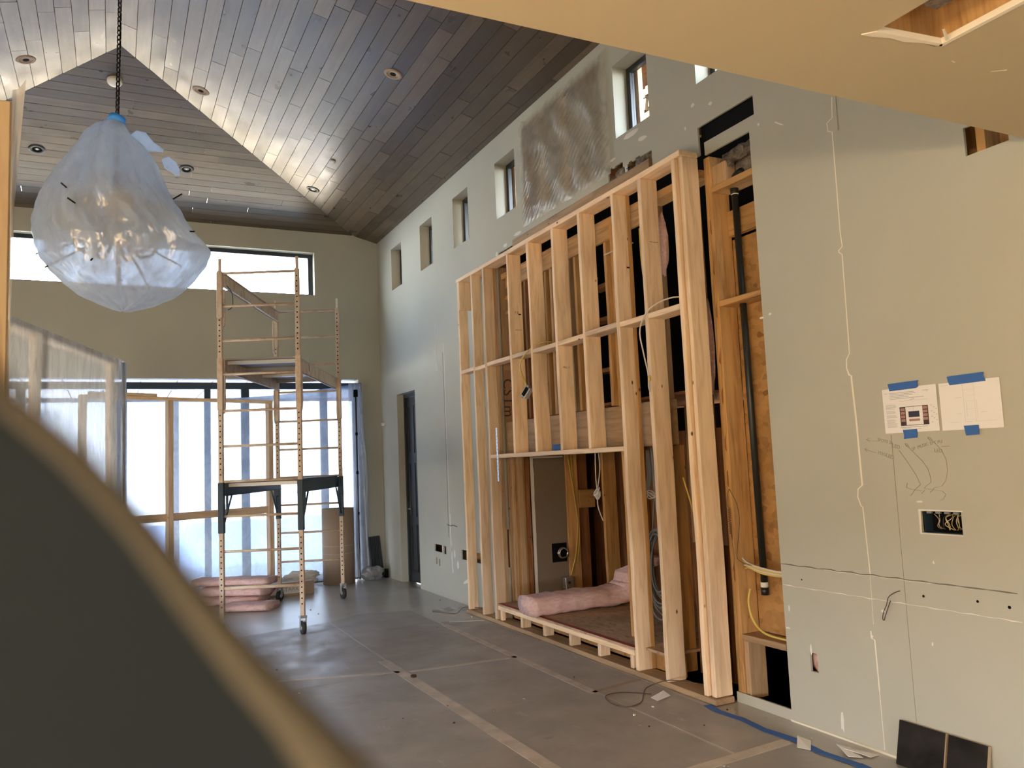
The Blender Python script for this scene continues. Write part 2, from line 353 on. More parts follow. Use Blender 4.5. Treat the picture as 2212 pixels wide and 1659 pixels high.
def text(name, body, size, loc, mx, m, parent=None, ext=0.0006):
    cu = bpy.data.curves.new(name, 'FONT'); cu.body = body; cu.size = size; cu.extrude = ext; cu.align_x = 'CENTER'; cu.align_y = 'CENTER'; cu.resolution_u = 3
    t = bpy.data.objects.new('lettering_curve', cu); me = bpy.data.meshes.new_from_object(t); bpy.data.objects.remove(t)
    me.materials.clear(); o = link_mesh(name, me, m, parent)
    mm = mx.to_4x4(); mm.translation = Vector(loc); o.matrix_local = mm
    return o
def wallrot(spin=0.0):      # text on the right wall, read from the room
    return Matrix(((0, 0, -1), (-1, 0, 0), (0, 1, 0))) @ Matrix.Rotation(spin, 3, 'Z')
def studrot(spin=0.0):      # text on a stud face that looks towards -y
    return Matrix(((1, 0, 0), (0, 0, -1), (0, 1, 0))) @ Matrix.Rotation(spin, 3, 'Z')
def ribbon_wall(name, pts, w, x, m, parent, th=0.0015):
    """a flat line on the wall plane through (y,z) points; w may be a list"""
    vs, fs = [], []; n = len(pts)
    for i, (y, z) in enumerate(pts):
        a = pts[max(0, i - 1)]; b = pts[min(n - 1, i + 1)]; dy, dz = b[0] - a[0], b[1] - a[1]; l = math.hypot(dy, dz) or 1
        ww = (w[i] if isinstance(w, (list, tuple)) else w) / 2; ny, nz_ = -dz / l * ww, dy / l * ww
        vs += [(x, y + ny, z + nz_), (x, y - ny, z - nz_), (x - th, y - ny, z - nz_), (x - th, y + ny, z + nz_)]
    for i in range(n - 1):
        a, b = 4 * i, 4 * i + 4
        for k in range(4): fs.append((a + k, a + (k + 1) % 4, b + (k + 1) % 4, b + k))
    fs += [(0, 1, 2, 3), (4 * n - 4, 4 * n - 3, 4 * n - 2, 4 * n - 1)]
    return pyd(name, vs, fs, m, parent)
def slab_poly(name, pts, place, t0, t1, m, parent=None):
    n = len(pts); vs = [place(a, b, t0) for a, b in pts] + [place(a, b, t1) for a, b in pts]
    fs = [tuple(range(n)), tuple(range(2 * n - 1, n - 1, -1))] + [(i, (i + 1) % n, n + (i + 1) % n, n + i) for i in range(n)]
    return pyd(name, vs, fs, m, parent)

XW, YF = 3.40, 11.11
XL = -3.32
# ------------------------------------------------------------------ the right wall
wins = [(3.55, 3.985), (4.50, 4.93), (6.63, 7.075), (7.77, 8.205), (8.87, 9.30), (10.03, 10.465)]
WZ0, WZ1 = 3.905, 4.475
rects = [(a, b, WZ0, WZ1) for a, b in wins]
rects += [(5.10, 6.46, 3.70, 4.60),                                           # the opening behind clear film
          (9.665, 10.39, 0, 2.465),                                            # passage door
          (3.985, 7.11, 0.0, 3.43), (3.54, 3.985, 0.06, 3.41),                  # where the wall board is gone
          (3.49, 4.0, 3.495, 3.615), (3.945, 4.0, 3.40, 3.50),
          (2.03, 2.225, 2.77, 2.90), (2.41, 2.615, 1.092, 1.193), (3.318, 3.372, 0.305, 0.405),
          (8.89, 9.13, 0.50, 0.585), (8.76, 8.84, 0.49, 0.58), (9.06, 9.10, 0.35, 0.43), (8.96, 9.00, 0.34, 0.42),
          (7.80, 8.30, 0.475, 0.58), (7.56, 7.80, 0.47, 0.60), (7.10, 7.33, 0.50, 0.86), (7.58, 7.64, 0.30, 0.42),
          (6.70, 7.06, 3.43, 3.56)]
def rag(u, v):
    # ragged holes over the header
    if 4.52 < u < 6.74 and 3.40 < v < 3.60 + 0.015 * noise.noise(Vector((u * 9, 0, 0))): return True
    if 4.50 < u < 4.86 and 3.40 < v < 3.66 + 0.02 * noise.noise(Vector((u * 14, 3, 0))): return True
    if 4.86 <= u < 5.06 and 3.40 < v < 3.70 + 0.035 * noise.noise(Vector((u * 16, 7, 0))): return True
    return False
hole = lambda u, v: any(r[0] < u < r[1] and r[2] < v < r[3] for r in rects) or rag(u, v)
us = cuts(-5.0, YF, rects, 0, 1, [4.50 + 0.02 * k for k in range(30)] + [5.2, 5.5, 5.8, 6.1, 6.4, 6.74, 5.06, 4.86, 4.52])
vs_ = cuts(0, 4.76, rects, 2, 3, [3.56 + 0.012 * k for k in range(20)])
wall_right = grid_solid('wall_right', us, vs_, hole, XW, XW + 0.014, lambda u, v, w: (w, u, v), M_wall)
tag(wall_right, kind='structure')
# outer skin with the same openings for windows and door, and one large opening for the fireplace recess
r2 = rects[:8] + [(3.50, 7.20, 0.0, 3.66)]
h2 = lambda u, v: any(r[0] < u < r[1] and r[2] < v < r[3] for r in r2)
sk = grid_solid('wall_right_sheathing', cuts(-5, YF + .3, r2, 0, 1), cuts(0, 4.9, r2, 2, 3), h2, XW + 0.17, XW + 0.20, lambda u, v, w: (w, u, v), M_osb)
tag(sk, kind='structure')
def window(n, a, b):
    t = empty('window_%d' % n, (XW, (a + b) / 2, WZ0)); tag(t, kind='structure')
    h = (b - a) / 2; H = WZ1 - WZ0; d0, d1 = 0.014, 0.125
    for nm, q in (('reveal', (d0, 0.17, -h - .012, -h, -.012, H + .012)), ('reveal', (d0, 0.17, h, h + .012, -.012, H + .012)), ('reveal', (d0, 0.17, -h, h, -.012, 0)), ('reveal', (d0, 0.17, -h, h, H, H + .012))):
        box(nm, *q, M_wall, t)
    fr = empty('window_frame', (0, 0, 0)); fr.parent = t
    w = 0.045
    for q in ((d1, 0.17, -h, -h + w, 0, H), (d1, 0.17, h - w, h, 0, H), (d1, 0.17, -h + w, h - w, 0, w), (d1, 0.17, -h + w, h - w, H - w, H)):
        box('frame_bar', *q, M_tin, fr, 0.004)
    box('pane', 0.148, 0.152, -h + w, h - w, w, H - w, M_glass, t)
    box('outer_casing', 0.20, 0.24, -h - .02, -h + .05, -.03, H + .03, M_soft, t); box('outer_casing', 0.20, 0.24, h - .05, h + .02, -.03, H + .03, M_soft, t)
for i, (a, b) in enumerate(wins): window(i + 1, a, b)

# marks on the right wall
def onwall(name, pts, w, m, k=0.0): return ribbon_wall(name, pts, w, XW - k, m, wall_right)
crack = [(2.919, 3.35), (2.928, 3.24), (2.965, 3.225), (2.963, 3.18), (2.935, 3.165), (2.938, 2.627), (2.932, 2.545), (2.957, 2.53), (2.957, 2.52), (2.937, 2.505), (2.943, 1.985), (2.965, 1.955), (2.968, 1.91), (2.957, 1.875), (2.944, 1.868), (2.935, 1.6), (2.932, 1.31), (2.960, 1.29), (2.966, 1.25), (2.950, 1.205), (2.940, 1.20), (2.929, 0.868)]
onwall('score_cut', crack, [0.006 if 1.3 > z or z > 1.9 else 0.0105 for y, z in crack], M_gyp)
onwall('score_cut', [(2.93, 0.86), (2.935, 0.62)], 0.002, M_gyp)
onwall('score_cut', [(2.955, 0.585), (2.953, 0.55), (2.935, 0.545), (2.932, 0.30)], 0.007, M_gyp); onwall('score_cut', [(2.932, 0.30), (2.930, 0.02)], 0.0035, M_gyp)
onwall('score_cut', [(2.90, 3.36), (2.902, 3.16)], 0.012, M_wall, 0.002)
onwall('pencil_rule', [(2.737, 1.553), (2.736, 0.20)], 0.0011, M_pencil)
ln = [(3.54 - 0.045 * k, 0.862 + 0.0015 * math.sin(k * 1.9) + 0.0012 * (k % 3)) for k in range(31)]
onwall('horizontal_crack', ln, [0.003 + 0.002 * ((k * 7) % 3) for k in range(31)], M_crack)
onwall('horizontal_crack', [(y, z - 0.004) for y, z in ln[7:22]], 0.002, M_gyp)
l2 = [(3.53 - 0.045 * k, 0.747 + 0.002 * math.sin(k * 2.3)) for k in range(31)]
onwall('horizontal_score', l2, [0.0015 + 0.003 * ((k * 5) % 4 == 1) for k in range(31)], M_gyp)
for y, z, r, m in [(2.638, .796, .006, M_black), (2.371, .807, .006, M_black), (2.23, .801, .007, M_black), (3.39, .79, .004, M_black)]:
    cyl('screw_hole', (XW - .0005, y, z), r, .002, m, wall_right, 'X', 10)
def chip(y, z, a, b, n=7, m=M_gypw, sp=0.0):
    pts = []
    for k in range(n):
        t = 2 * math.pi * k / n; q = 0.7 + 0.5 * random.random(); u, v = a * q * math.cos(t), b * q * math.sin(t)
        pts.append((y + u * math.cos(sp) - v * math.sin(sp), z + u * math.sin(sp) + v * math.cos(sp)))
    slab_poly('paint_chip', pts, lambda u, v, w: (w, u, v), XW - .0012, XW + .0005, m, wall_right)
for a in [(2.569, .957, .006, .010), (2.612, .583, .006, .011), (3.182, .086, .012, .05, 9), (2.871, .695, .014, .009), (2.61, 1.235, .022, .006), (2.95, .56, .01, .006),
          (3.50, .62, .006, .02), (3.52, .51, .02, .006), (3.36, .42, .008, .03), (4.03, 3.78, .02, .014), (3.86, 3.72, .02, .012), (4.12, 3.66, .01, .016), (3.30, 3.36, .045, .004, 7, M_gypw, .6),
          (3.46, 3.42, .008, .01), (3.55, 2.28, .02, .008), (3.48, 2.29, .012, .008), (7.18, 3.46, .05, .03), (7.10, 3.56, .035, .03), (6.9, 3.60, .06, .025), (6.62, 3.64, .08, .02),
          (4.72, 3.86, .10, .025), (4.60, 3.78, .06, .02), (5.0, 3.76, .05, .012), (8.42, .40, .03, .05), (8.18, .25, .10, .018, 7, M_gypw, -.35), (8.5, .52, .02, .06), (8.10, .09, .05, .012), (7.62, .12, .05, .02), (7.66, .45, .1, .008)]:
    chip(*a)
for y, z0, z1, w in [(8.62, .9, 2.9, .012), (8.60, .55, .95, .03), (8.58, .30, .62, .02), (8.86, 2.6, 3.2, .006)]:
    onwall('score_cut', [(y, z1), (y + .01, (z0 + z1) / 2), (y - .01, z0)], w, M_gypw)
onwall('score_cut', [(8.66, 2.8), (8.65, 1.7), (8.67, .7)], .006, M_crack)
onwall('torn_mark', [(8.70, .83), (8.60, .82), (8.52, .83), (8.40, .82)], .012, M_crack)
# pencil notes
TW = lambda b, s, y, z, sp=0: text('pencil_note', b, s, (XW - .0008, y, z), wallrot(sp), M_pencil, wall_right, .0003)
TW('SPOTS 26', .022, 2.775, 1.525, R(-14)); TW('LED', .026, 2.715, 1.497, R(-16)); TW('155G', .022, 2.80, 1.465, R(-17)); TW('LED', .026, 2.755, 1.45, R(-20))
TW('SP  MUSIC', .021, 2.585, 1.492, R(14)); TW('EPT PU', .021, 2.50, 1.508, R(6)); TW('LED', .024, 2.492, 1.470, R(-5))
PL = lambda pts, w=.0011: onwall('pencil_arrow', pts, w, M_pencil)
PL([(2.885, 1.540), (2.86, 1.532), (2.82, 1.527)]); PL([(2.885, 1.540), (2.862, 1.546)]); PL([(2.885, 1.540), (2.865, 1.526)]); PL([(2.70, 1.478), (2.665, 1.43), (2.62, 1.36), (2.60, 1.315)])
PL([(2.90, 1.492), (2.86, 1.478), (2.83, 1.47)]); PL([(2.90, 1.492), (2.882, 1.495)]); PL([(2.90, 1.492), (2.886, 1.478)])
PL([(2.665, 1.510), (2.62, 1.465), (2.58, 1.425), (2.555, 1.39), (2.545, 1.35), (2.545, 1.325), (2.57, 1.31), (2.583, 1.298)]); PL([(2.665, 1.510), (2.652, 1.508), (2.642, 1.492), (2.655, 1.494), (2.665, 1.510)])
PL([(2.542, 1.535), (2.505, 1.505), (2.475, 1.47), (2.458, 1.43), (2.455, 1.38), (2.468, 1.335), (2.49, 1.31), (2.53, 1.30), (2.545, 1.285), (2.555, 1.278)]); PL([(2.542, 1.535), (2.53, 1.533), (2.516, 1.520), (2.53, 1.518), (2.542, 1.535)])
PL([(2.60, 1.315), (2.63, 1.293), (2.655, 1.265), (2.662, 1.262)]); PL([(2.67, 1.322), (2.678, 1.30), (2.65, 1.292), (2.60, 1.285), (2.58, 1.29), (2.60, 1.272)]); PL([(2.583, 1.298), (2.53, 1.29), (2.49, 1.285), (2.475, 1.27), (2.49, 1.25), (2.505, 1.243)])
PL([(2.475, 1.489), (2.435, 1.489)], .0025)

# recess behind the wall board: rear walls, black boards paint in the dark of the void
rec = empty('recess', (XW, 5.5, 0)); tag(rec, kind='structure'); rec.name = 'wall_recess'
def rb(nm, x0, x1, y0, y1, z0, z1, m): return box(nm, x0 - XW, x1 - XW, y0 - 5.5, y1 - 5.5, z0, z1, m, rec)
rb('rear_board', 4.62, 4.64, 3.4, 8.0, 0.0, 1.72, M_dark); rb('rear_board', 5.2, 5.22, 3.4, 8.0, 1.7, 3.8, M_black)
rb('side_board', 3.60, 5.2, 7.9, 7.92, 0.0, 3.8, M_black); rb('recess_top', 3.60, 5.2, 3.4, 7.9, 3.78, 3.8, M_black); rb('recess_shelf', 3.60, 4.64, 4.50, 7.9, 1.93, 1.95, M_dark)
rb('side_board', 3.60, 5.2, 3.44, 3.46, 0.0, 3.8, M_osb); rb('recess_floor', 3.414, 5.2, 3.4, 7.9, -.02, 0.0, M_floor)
rb('slot_backing', 3.425, 3.43, 3.47, 3.995, 3.425, 3.66, M_black)  # black sheet added to paint the dark inside the slot
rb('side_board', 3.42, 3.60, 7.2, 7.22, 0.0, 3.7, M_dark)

# ------------------------------------------------------------------ the far wall
fr_r = [(0.01 - 2.98, 3.075, 0.0, 2.75), (-2.41, 2.492, 3.925, 4.53)]
hf = lambda u, v: any(r[0] < u < r[1] and r[2] < v < r[3] for r in fr_r)
wf = grid_solid('wall_far', cuts(XL - .2, XW + .2, fr_r, 0, 1), cuts(0, 5.0, fr_r, 2, 3), hf, YF, YF + 0.24, lambda u, v, w: (u, w, v), M_wall); tag(wf, kind='structure')
wn = empty('window_7', (0.04, YF + .1, 3.925)); tag(wn, kind='structure')
for q in ((-2.45, 2.45, .02, .08, .55, .605), (-2.45, 2.45, .02, .08, 0, .035), (2.39, 2.45, .02, .08, .035, .55), (-2.45, -2.39, .02, .08, .035, .55), (-.03, .03, .02, .08, .035, .55)):
    box('window_frame', *q, M_tin, wn, .004)
box('pane', -2.39, 2.39, .048, .052, .035, .55, M_glass, wn)
d1 = empty('door_1', (0.04, YF + .1, 0)); tag(d1, kind='structure')
box('head_frame', -3.01, 3.03, -.02, .10, 2.62, 2.71, M_navy, d1); box('threshold', -3.01, 3.03, -.02, .10, 0, .03, M_tin, d1)
for a, b in [(-3.0, -2.9), (-2.1, -2.0), (-1.1, -1.0), (-.06, .10), (1.01, 1.09), (1.47, 1.575), (2.52, 2.62), (2.98, 3.03)]:
    box('door_stile', a, b, 0, .07, .03, 2.62, M_navy, d1, .004)
for a, b in [(-2.9, -2.1), (-2.0, -1.1), (-1.0, -.06), (.10, 1.01), (1.575, 2.52)]:
    box('pane', a, b, .03, .035, .06, 2.62, M_glass, d1); box('bottom_rail', a, b, 0, .07, .03, .11, M_navy, d1)
box('pane', 1.09, 1.47, .03, .035, .06, 2.62, M_glass, d1)

# other walls, not in view but around the room
def wl(nm, *q, m=M_wall): o = box(nm, *q, m, None, 0, False); tag(o, kind='structure'); return o
rlf = [(-.2, 2.1, .05, .98), (5.4, 8.2, .3, 1.0)]  # unseen openings added and sized for the light they let in
wlf = grid_solid('wall_left', cuts(-5, YF, rlf, 0, 1), cuts(0, 4.8, rlf, 2, 3), lambda u, v: (-.2 < u < 2.1 and .05 < v < .98) or (5.4 < u < 8.2 and .3 < v < 1.0), XL - .2, XL, lambda u, v, w: (w, u, v), M_wall); tag(wlf, kind='structure')
for y in (.8,): box('window_mullion', XL - .12, XL - .06, y - .03, y + .03, .05, 1.05, M_tin, wlf)  # bar in the added left opening
wb_ = grid_solid('wall_near', [XL - .2, -2.0, 1.4, XW + .2], [0, .3, 1.0, 2.9], lambda u, v: -2.0 < u < 1.4 and .3 < v < 1.0, -5.2, -5.0, lambda u, v, w: (u, w, v), M_wall); tag(wb_, kind='structure')  # unseen rear opening added to light the stud faces
wl('wall_above_kitchen', XL, XW, 1.87, 1.92, 2.745, 5.6)

# ------------------------------------------------------------------ ceilings
hc = [(2.03, 2.29, 0.85, 1.56)]
hcf = lambda u, v: 2.03 < u < 2.29 and 0.85 < v < 1.56
ck = grid_solid('ceiling_kitchen', cuts(XL, XW, hc, 0, 1), cuts(-5.0, 1.93, hc, 2, 3), hcf, 2.73, 2.746, lambda u, v, w: (u, v, w), M_ceilp); ck.name = 'ceiling'; tag(ck, kind='structure')
def cp(name, pts, m, z0=2.7285, z1=2.7295): return slab_poly(name, pts, lambda u, v, w: (u, v, w), z0, z1, m, ck)
cp('torn_board_edge', [(2.000, 1.592), (2.03, 1.560), (2.29, 1.535), (2.30, 1.547), (2.22, 1.556), (2.16, 1.572), (2.10, 1.572), (2.04, 1.588)], M_gyp, 2.727, 2.7465)
cp('torn_board_edge', [(2.285, 1.55), (2.285, .85), (2.302, .85), (2.302, 1.55)], M_gyp, 2.727, 2.7465)
box('joist', 1.7, 2.6, 1.57, 1.61, 2.75, 2.98, M_old, ck); box('joist', 2.30, 2.34, .6, 1.57, 2.75, 2.98, M_old, ck); box('joist', 1.97, 2.01, .6, 1.57, 2.75, 2.98, M_old, ck)
box('subfloor_board', 1.7, 2.6, .5, 1.57, 2.96, 2.98, M_dark, ck); box('flue_boot', 2.10, 2.21, 1.36, 1.5, 2.78, 2.96, M_mortar, ck, .03)
for p in [[(2.30, 1.53), (2.21, 1.48), (2.215, 1.475), (2.305, 1.52)], [(2.42, 1.60), (2.44, 1.60), (2.44, 1.605)], [(2.62, 1.60), (2.66, 1.57), (2.665, 1.575)]]: cp('paint_scratch', p, M_gyp)
roof = empty('roof', (0, 0, 0)); tag(roof, kind='structure')
SL = 0.25; XR = 0.04
def zr(x): return 4.73 + SL * (XW - x)
def zl(x): return 4.73 + SL * (x - XL)
def zf(y): return 4.82 + SL * (YF - y)
KX = 3.04; AY = YF - (KX - XR)            # hip: x - XR = y - AY ; apex at (XR, AY)
DK = M_dark
pyd('roof_deck', [(XR, 1.9, zr(XR) + .02), (XW + .6, 1.9, zr(XW + .6) + .02), (XW + .6, YF + .6, zr(XW + .6) + .02), (XR, YF + .6, zr(XR) + .02), (XR, 1.9, 6.2), (XW + .6, 1.9, 5.2), (XW + .6, YF + .6, 5.2), (XR, YF + .6, 6.2)], box_vf(0, 1, 0, 1, 0, 1)[1], DK, roof)
pyd('roof_deck', [(XL - .6, 1.9, zl(XL - .6) + .02), (XR, 1.9, zl(XR) + .02), (XR, YF + .6, zl(XR) + .02), (XL - .6, YF + .6, zl(XL - .6) + .02), (XL - .6, 1.9, 5.2), (XR, 1.9, 6.2), (XR, YF + .6, 6.2), (XL - .6, YF + .6, 5.2)], box_vf(0, 1, 0, 1, 0, 1)[1], DK, roof)
box('roof_deck', XL - .6, XW + .8, -5.4, 1.9, 3.0, 3.3, DK, roof)
# planks, each its own piece
def slope(name, zfun, along_y, u0, u1, lo, hi, width):
    """u: across the planks, t: along them; lo(u), hi(u) limit t"""
    ce = empty(name); tag(ce, kind='structure'); k = 0; u = u0
    while u < u1 - 0.01:
        ue = min(u + width, u1); g = 0.0022
        t = min(lo(u), lo(ue)); end = max(hi(u), hi(ue)); 
        while t < end - 0.02:
            n = t + random.uniform(0.8, 2.1)
            if end - n < 0.35: n = end
            a0 = max(t, lo(u)) if t <= lo(u) + .001 or t < lo(u) else t; a1 = max(t, lo(ue)); b0 = min(n, hi(u)); b1 = min(n, hi(ue))
            if b0 > a0 or b1 > a1:
                b0 = max(b0, a0); b1 = max(b1, a1)
                P = [(u + g, a0 + g), (ue - g, a1 + g), (ue - g, b1 - g), (u + g, b0 - g)]
                cx = (u + ue) / 2; cy = (t + n) / 2
                w = lambda p: (p[0], p[1], zfun(p[0])) if along_y else (p[1], p[0], zfun(p[0]))
                c = Vector(w((cx, cy)))
                lift = random.uniform(0, .0015)
                lowr = [Vector(w(p)) - c + Vector((0, 0, lift)) for p in P]; upr = [v + Vector((0, 0, .016)) for v in lowr]
                if not along_y:
                    rz = R(90); rot = Matrix.Rotation(-rz, 3, 'Z'); lowr = [rot @ v for v in lowr]; upr = [rot @ v for v in upr]
                o = pyd('plank', lowr + upr, [(0, 1, 2, 3), (7, 6, 5, 4), (0, 4, 5, 1), (1, 5, 6, 2), (2, 6, 7, 3), (3, 7, 4, 0)], M_plank, ce); o.location = c
                if not along_y: o.rotation_euler = (0, 0, R(90))
                k += 1
            t = n
        u = ue
    return ce
PWD = 0.127
hip_r = lambda x: min(YF, AY + (x - XR)) if x < KX else YF
hip_l = lambda x: min(YF, AY + (XR - x)) if x > XR - (KX - XR) else YF
slope('ceiling_right_slope', zr, True, XR, XW, lambda x: 2.6, hip_r, PWD)
slope('ceiling_left_slope', zl, True, XR - PWD * 13, XR, lambda x: 3.6, hip_l, PWD)
slope('ceiling_far_slope', zf, False, AY, YF, lambda y: XR - (y - AY), lambda y: XR + (y - AY), PWD)
# small facet over the corner where the hip meets the wall
def recessed(p, zfun_axis, label, dark=True, kind='light'):
    x, y, z = p
    n = {'r': Vector((-SL, 0, -1)), 'l': Vector((SL, 0, -1)), 'f': Vector((0, -SL, -1))}[zfun_axis].normalized()
    q = n.to_track_quat('Z', 'Y').to_euler()
    t = empty('recessed_light', Vector((x, y, z)) + n * .0, 0); t.rotation_euler = q
    tag(t, label, 'ceiling light', 'recessed lights in the plank ceiling')
    lathe('trim_ring', [(.050, -.004), (.048, .004), (.062, .008), (.078, .006), (.084, 0), (.084, -.01)], M_cardb if not dark else M_tin, t, 28)
    lathe('baffle', [(.050, .0035), (.034, -.001), (.0, -.002)], M_black, t, 24) if dark else lathe('cover_disc', [(.050, .0035), (.030, .004), (.028, -.0005), (0, -.0005)], M_cardb, t, 24)
    if not dark: cyl('aperture', (0, 0, .003), .026, .004, M_black, t, 'Z', 18)
    else: cyl('lamp_lens', (0, 0, .001), .013, .004, M_galv, t, 'Z', 14)
recessed((-.746, 8.29, 5.374), 'l', 'recessed light with a beige ring, far left on the lit left slope', False)
recessed((.773, 8.404, 5.387), 'r', 'recessed light with a beige ring, right of the chandelier chain on the bright slope', False)
recessed((2.237, 6.676, 5.021), 'r', 'recessed light with a beige ring, nearest to the camera on the brown right slope', False)
recessed((2.228, 9.927, 5.023), 'r', 'dark-ringed recessed light at the lower end of the bright right slope')
recessed((-.772, 9.894, 5.124), 'f', 'dark recessed light on the shaded far slope, left of the bagged chandelier')
recessed((.751, 9.949, 5.11), 'f', 'dark recessed light on the shaded far slope, right of the bagged chandelier')
def disc(nm, p, n, r, h, label, cat):
    n = Vector(n).normalized(); t = empty(nm, p); t.rotation_euler = n.to_track_quat('Z', 'Y').to_euler(); tag(t, label, cat)
    lathe('housing', [(r, -.006), (r, h * .5), (r * .85, h), (r * .3, h * 1.05), (0, h * 1.05)], M_smoke, t, 26); return t
sd = disc('smoke_detector', (-.012, 8.603, 5.447), (0, -SL, -1), .072, .035, 'round white smoke detector on the dark far slope behind the chain', 'smoke detector')
cyl('indicator', (.02, .01, .038), .006, .004, M_tin, sd, 'Z', 10)
sn = disc('ceiling_sensor', (2.234, 8.91, 5.022), (-SL, 0, -1), .030, .016, 'small round ceiling sensor between the two recessed lights of the right slope', 'sensor')

# ------------------------------------------------------------------ floor
fl = box('floor', XL - .2, XW + 1.3, -5.2, YF + .3, -.12, 0, M_floor, None, 0, False); tag(fl, kind='structure')
def fs(nm, pts, z0, z1, m): return slab_poly(nm, pts, lambda u, v, w: (u, v, w), z0, z1, m, fl)
fs('paper_sheet', [(-.6, -4.5), (.95, -4.5), (.95, 7.3), (-.6, 7.3)], 0, .002, M_board)
fs('kraft_sheet', [(-3.25, -4.5), (-.61, -4.5), (-.61, 4.2), (-3.25, 4.2)], 0, .002, M_bounce)  # unseen warm-coloured sheet added to bounce sun up to the kitchen ceiling
fs('paper_sheet', [(.955, 5.88), (1.90, 5.88), (1.91, 8.2), (.955, 8.0)], 0, .002, M_board)
fs('paper_sheet', [(.955, -4.5), (1.91, -4.5), (1.91, 5.87), (.955, 5.87)], 0, .0022, M_board)
fs('paper_sheet', [(1.92, 5.84), (2.80, 5.80), (2.79, 8.3), (2.3, 8.45), (1.92, 8.2)], 0, .002, M_board)
fs('paper_sheet', [(1.92, 3.30), (2.78, 3.30), (2.79, 5.79), (1.92, 5.83)], 0, .0022, M_board)
fs('paper_sheet', [(1.92, -4.5), (3.14, -4.5), (3.14, 3.29), (1.92, 3.29)], 0, .002, M_board)
fs('paper_sheet', [(2.80, 3.30), (3.16, 3.30), (3.20, 4.6), (3.20, 7.4), (2.81, 7.5)], 0, .002, M_board)
def tape(a, b, w, m=M_tape, z=.0022, nm='tape_strip'):
    a, b = Vector(a), Vector(b); d = (b - a); L_ = d.length; d /= L_; n = Vector((-d.y, d.x)) * w / 2; k = max(2, int(L_ / .18))
    A, Bp = [], []
    for i in range(k + 1):
        p = a + d * L_ * i / k; j = .006 * noise.noise(Vector((p.x * 5, p.y * 5, 1)))
        A.append(tuple(p + n * (1 + j * 10))); Bp.append(tuple(p - n * (1 + j * 8)))
    return fs(nm, A + Bp[::-1], z, z + .0012, m)
tape((1.89, 6.30), (1.95, 2.2), .085); tape((2.81, 7.36), (2.785, 4.62), .06); tape((1.96, 5.86), (2.80, 5.80), .05); tape((2.78, 4.64), (3.20, 4.72), .04, M_cardb)
tape((2.42, 3.26), (3.14, 3.31), .075); tape((.97, 6.2), (1.89, 5.9), .05); tape((.95, 7.6), (.96, 5.0), .05); tape((2.9, 7.45), (3.2, 7.3), .05, M_gypw)
bt = [(3.20, 4.02), (3.17, 3.90), (3.185, 3.7), (3.16, 3.5), (3.18, 3.3), (3.15, 3.1), (3.17, 2.9), (3.14, 2.6)]
for i in range(len(bt) - 1): tape(bt[i], bt[i + 1], .055 - .004 * (i % 3), M_blue, .003 + .0004 * i, 'blue_tape_strip')
for x, y, a in [(3.06, 4.30, .3), (3.16, 3.22, .8), (3.26, 3.02, 1.2), (3.30, 2.98, 2)]:
    o = pyd('torn_paper', [(-.07, -.03, .002), (.06, -.035, .006), (.075, .03, .022), (-.05, .035, .006), (-.07, -.03, .0), (.06, -.035, .004), (.075, .03, .020), (-.05, .035, .004)], box_vf(0, 1, 0, 1, 0, 1)[1], M_paper, fl); o.location = (x, y, .004); o.rotation_euler = (0, 0, a)
# torn floor paper by the wall, and crumbs
cr = []
for k in range(9):
    cr.append((2.98 + .045 * k, 8.15 + .05 * math.sin(k * 2.1) - .02 * k))
o = pyd('curled_paper', [(x, y, .004 + .02 * abs(math.sin(i * 1.3))) for i, (x, y) in enumerate(cr)] + [(x + .02, y - .09, .003) for x, y in cr], [(i, i + 1, 10 + i, 9 + i) for i in range(8)], M_board, fl)
sm = o.modifiers.new('s', 'SOLIDIFY'); sm.thickness = .003
for i in range(70):
    x, y = random.choice([(random.uniform(2.6, 3.3), random.uniform(2.7, 9)), (random.uniform(1.0, 3.2), random.uniform(3, 10))]); s = random.uniform(.003, .010)
    if i >= 46: x = random.uniform(3.2, 3.38); y = random.uniform(2.9, 9)
    o = cyl('debris', (x, y, .002 + s * .3), s, s * .7, random.choice([M_gypw, M_stain, M_board, M_cardb]), fl, 'Z', 5)
    o.rotation_euler = (random.uniform(-.2, .2), 0, random.random() * 3)
cyl('debris', (1.93, 5.70, .010), .022, .014, M_stain, fl, 'Z', 6)
# wall footing strip of cut board
box('floor_edge_strip', 3.392, 3.402, 2.0, 3.54, 0, .010, M_gyp, fl)

# ------------------------------------------------------------------ the new stud wall
sw = empty('stud_wall_frame', (3.3, 5.9, 0)); tag(sw, 'tall new timber stud wall with fireplace opening, standing in front of the right wall', 'timber frame')
def sm_(nm, x0, x1, y0, y1, z0, z1, m=M_new, warp=.006, bev=.004): return member(nm, x0 - 3.3, x1 - 3.3, y0 - 5.9, y1 - 5.9, z0, z1, m, sw, bev, warp)
T = .038
X0 = 3.23
ZT = 3.405
studs = {}
full = [(7.722, .10, 0.04), (7.364, .10, 0.04), (7.07, .105, 0.04), (4.769, .115, 0.04), (4.426, .14, 0.04), (4.046, .14, 0.04)]
for y, d, z0 in full: studs[y] = sm_('stud', X0, X0 + d, y, y + T, z0, ZT)
for y, d in [(6.526, .135), (6.112, .14), (5.671, .14), (5.239, .14)]: studs[y] = sm_('stud', X0, X0 + d, y, y + T, 1.58, ZT)
sm_('stud', X0 + .02, X0 + .15, 3.995, 4.033, .04, ZT); sm_('stud', X0 + .105, X0 + .145, 7.07, 7.11, .04, ZT, M_beam)
sm_('stud', X0 + .115, X0 + .15, 4.769, 4.80, .04, ZT, M_old)
sm_('top_plate', X0, X0 + .15, 3.99, 7.78, ZT, ZT + T, warp=.003); sm_('gusset_block', X0, X0 + .135, 7.70, 7.722, ZT - .30, ZT, warp=0)
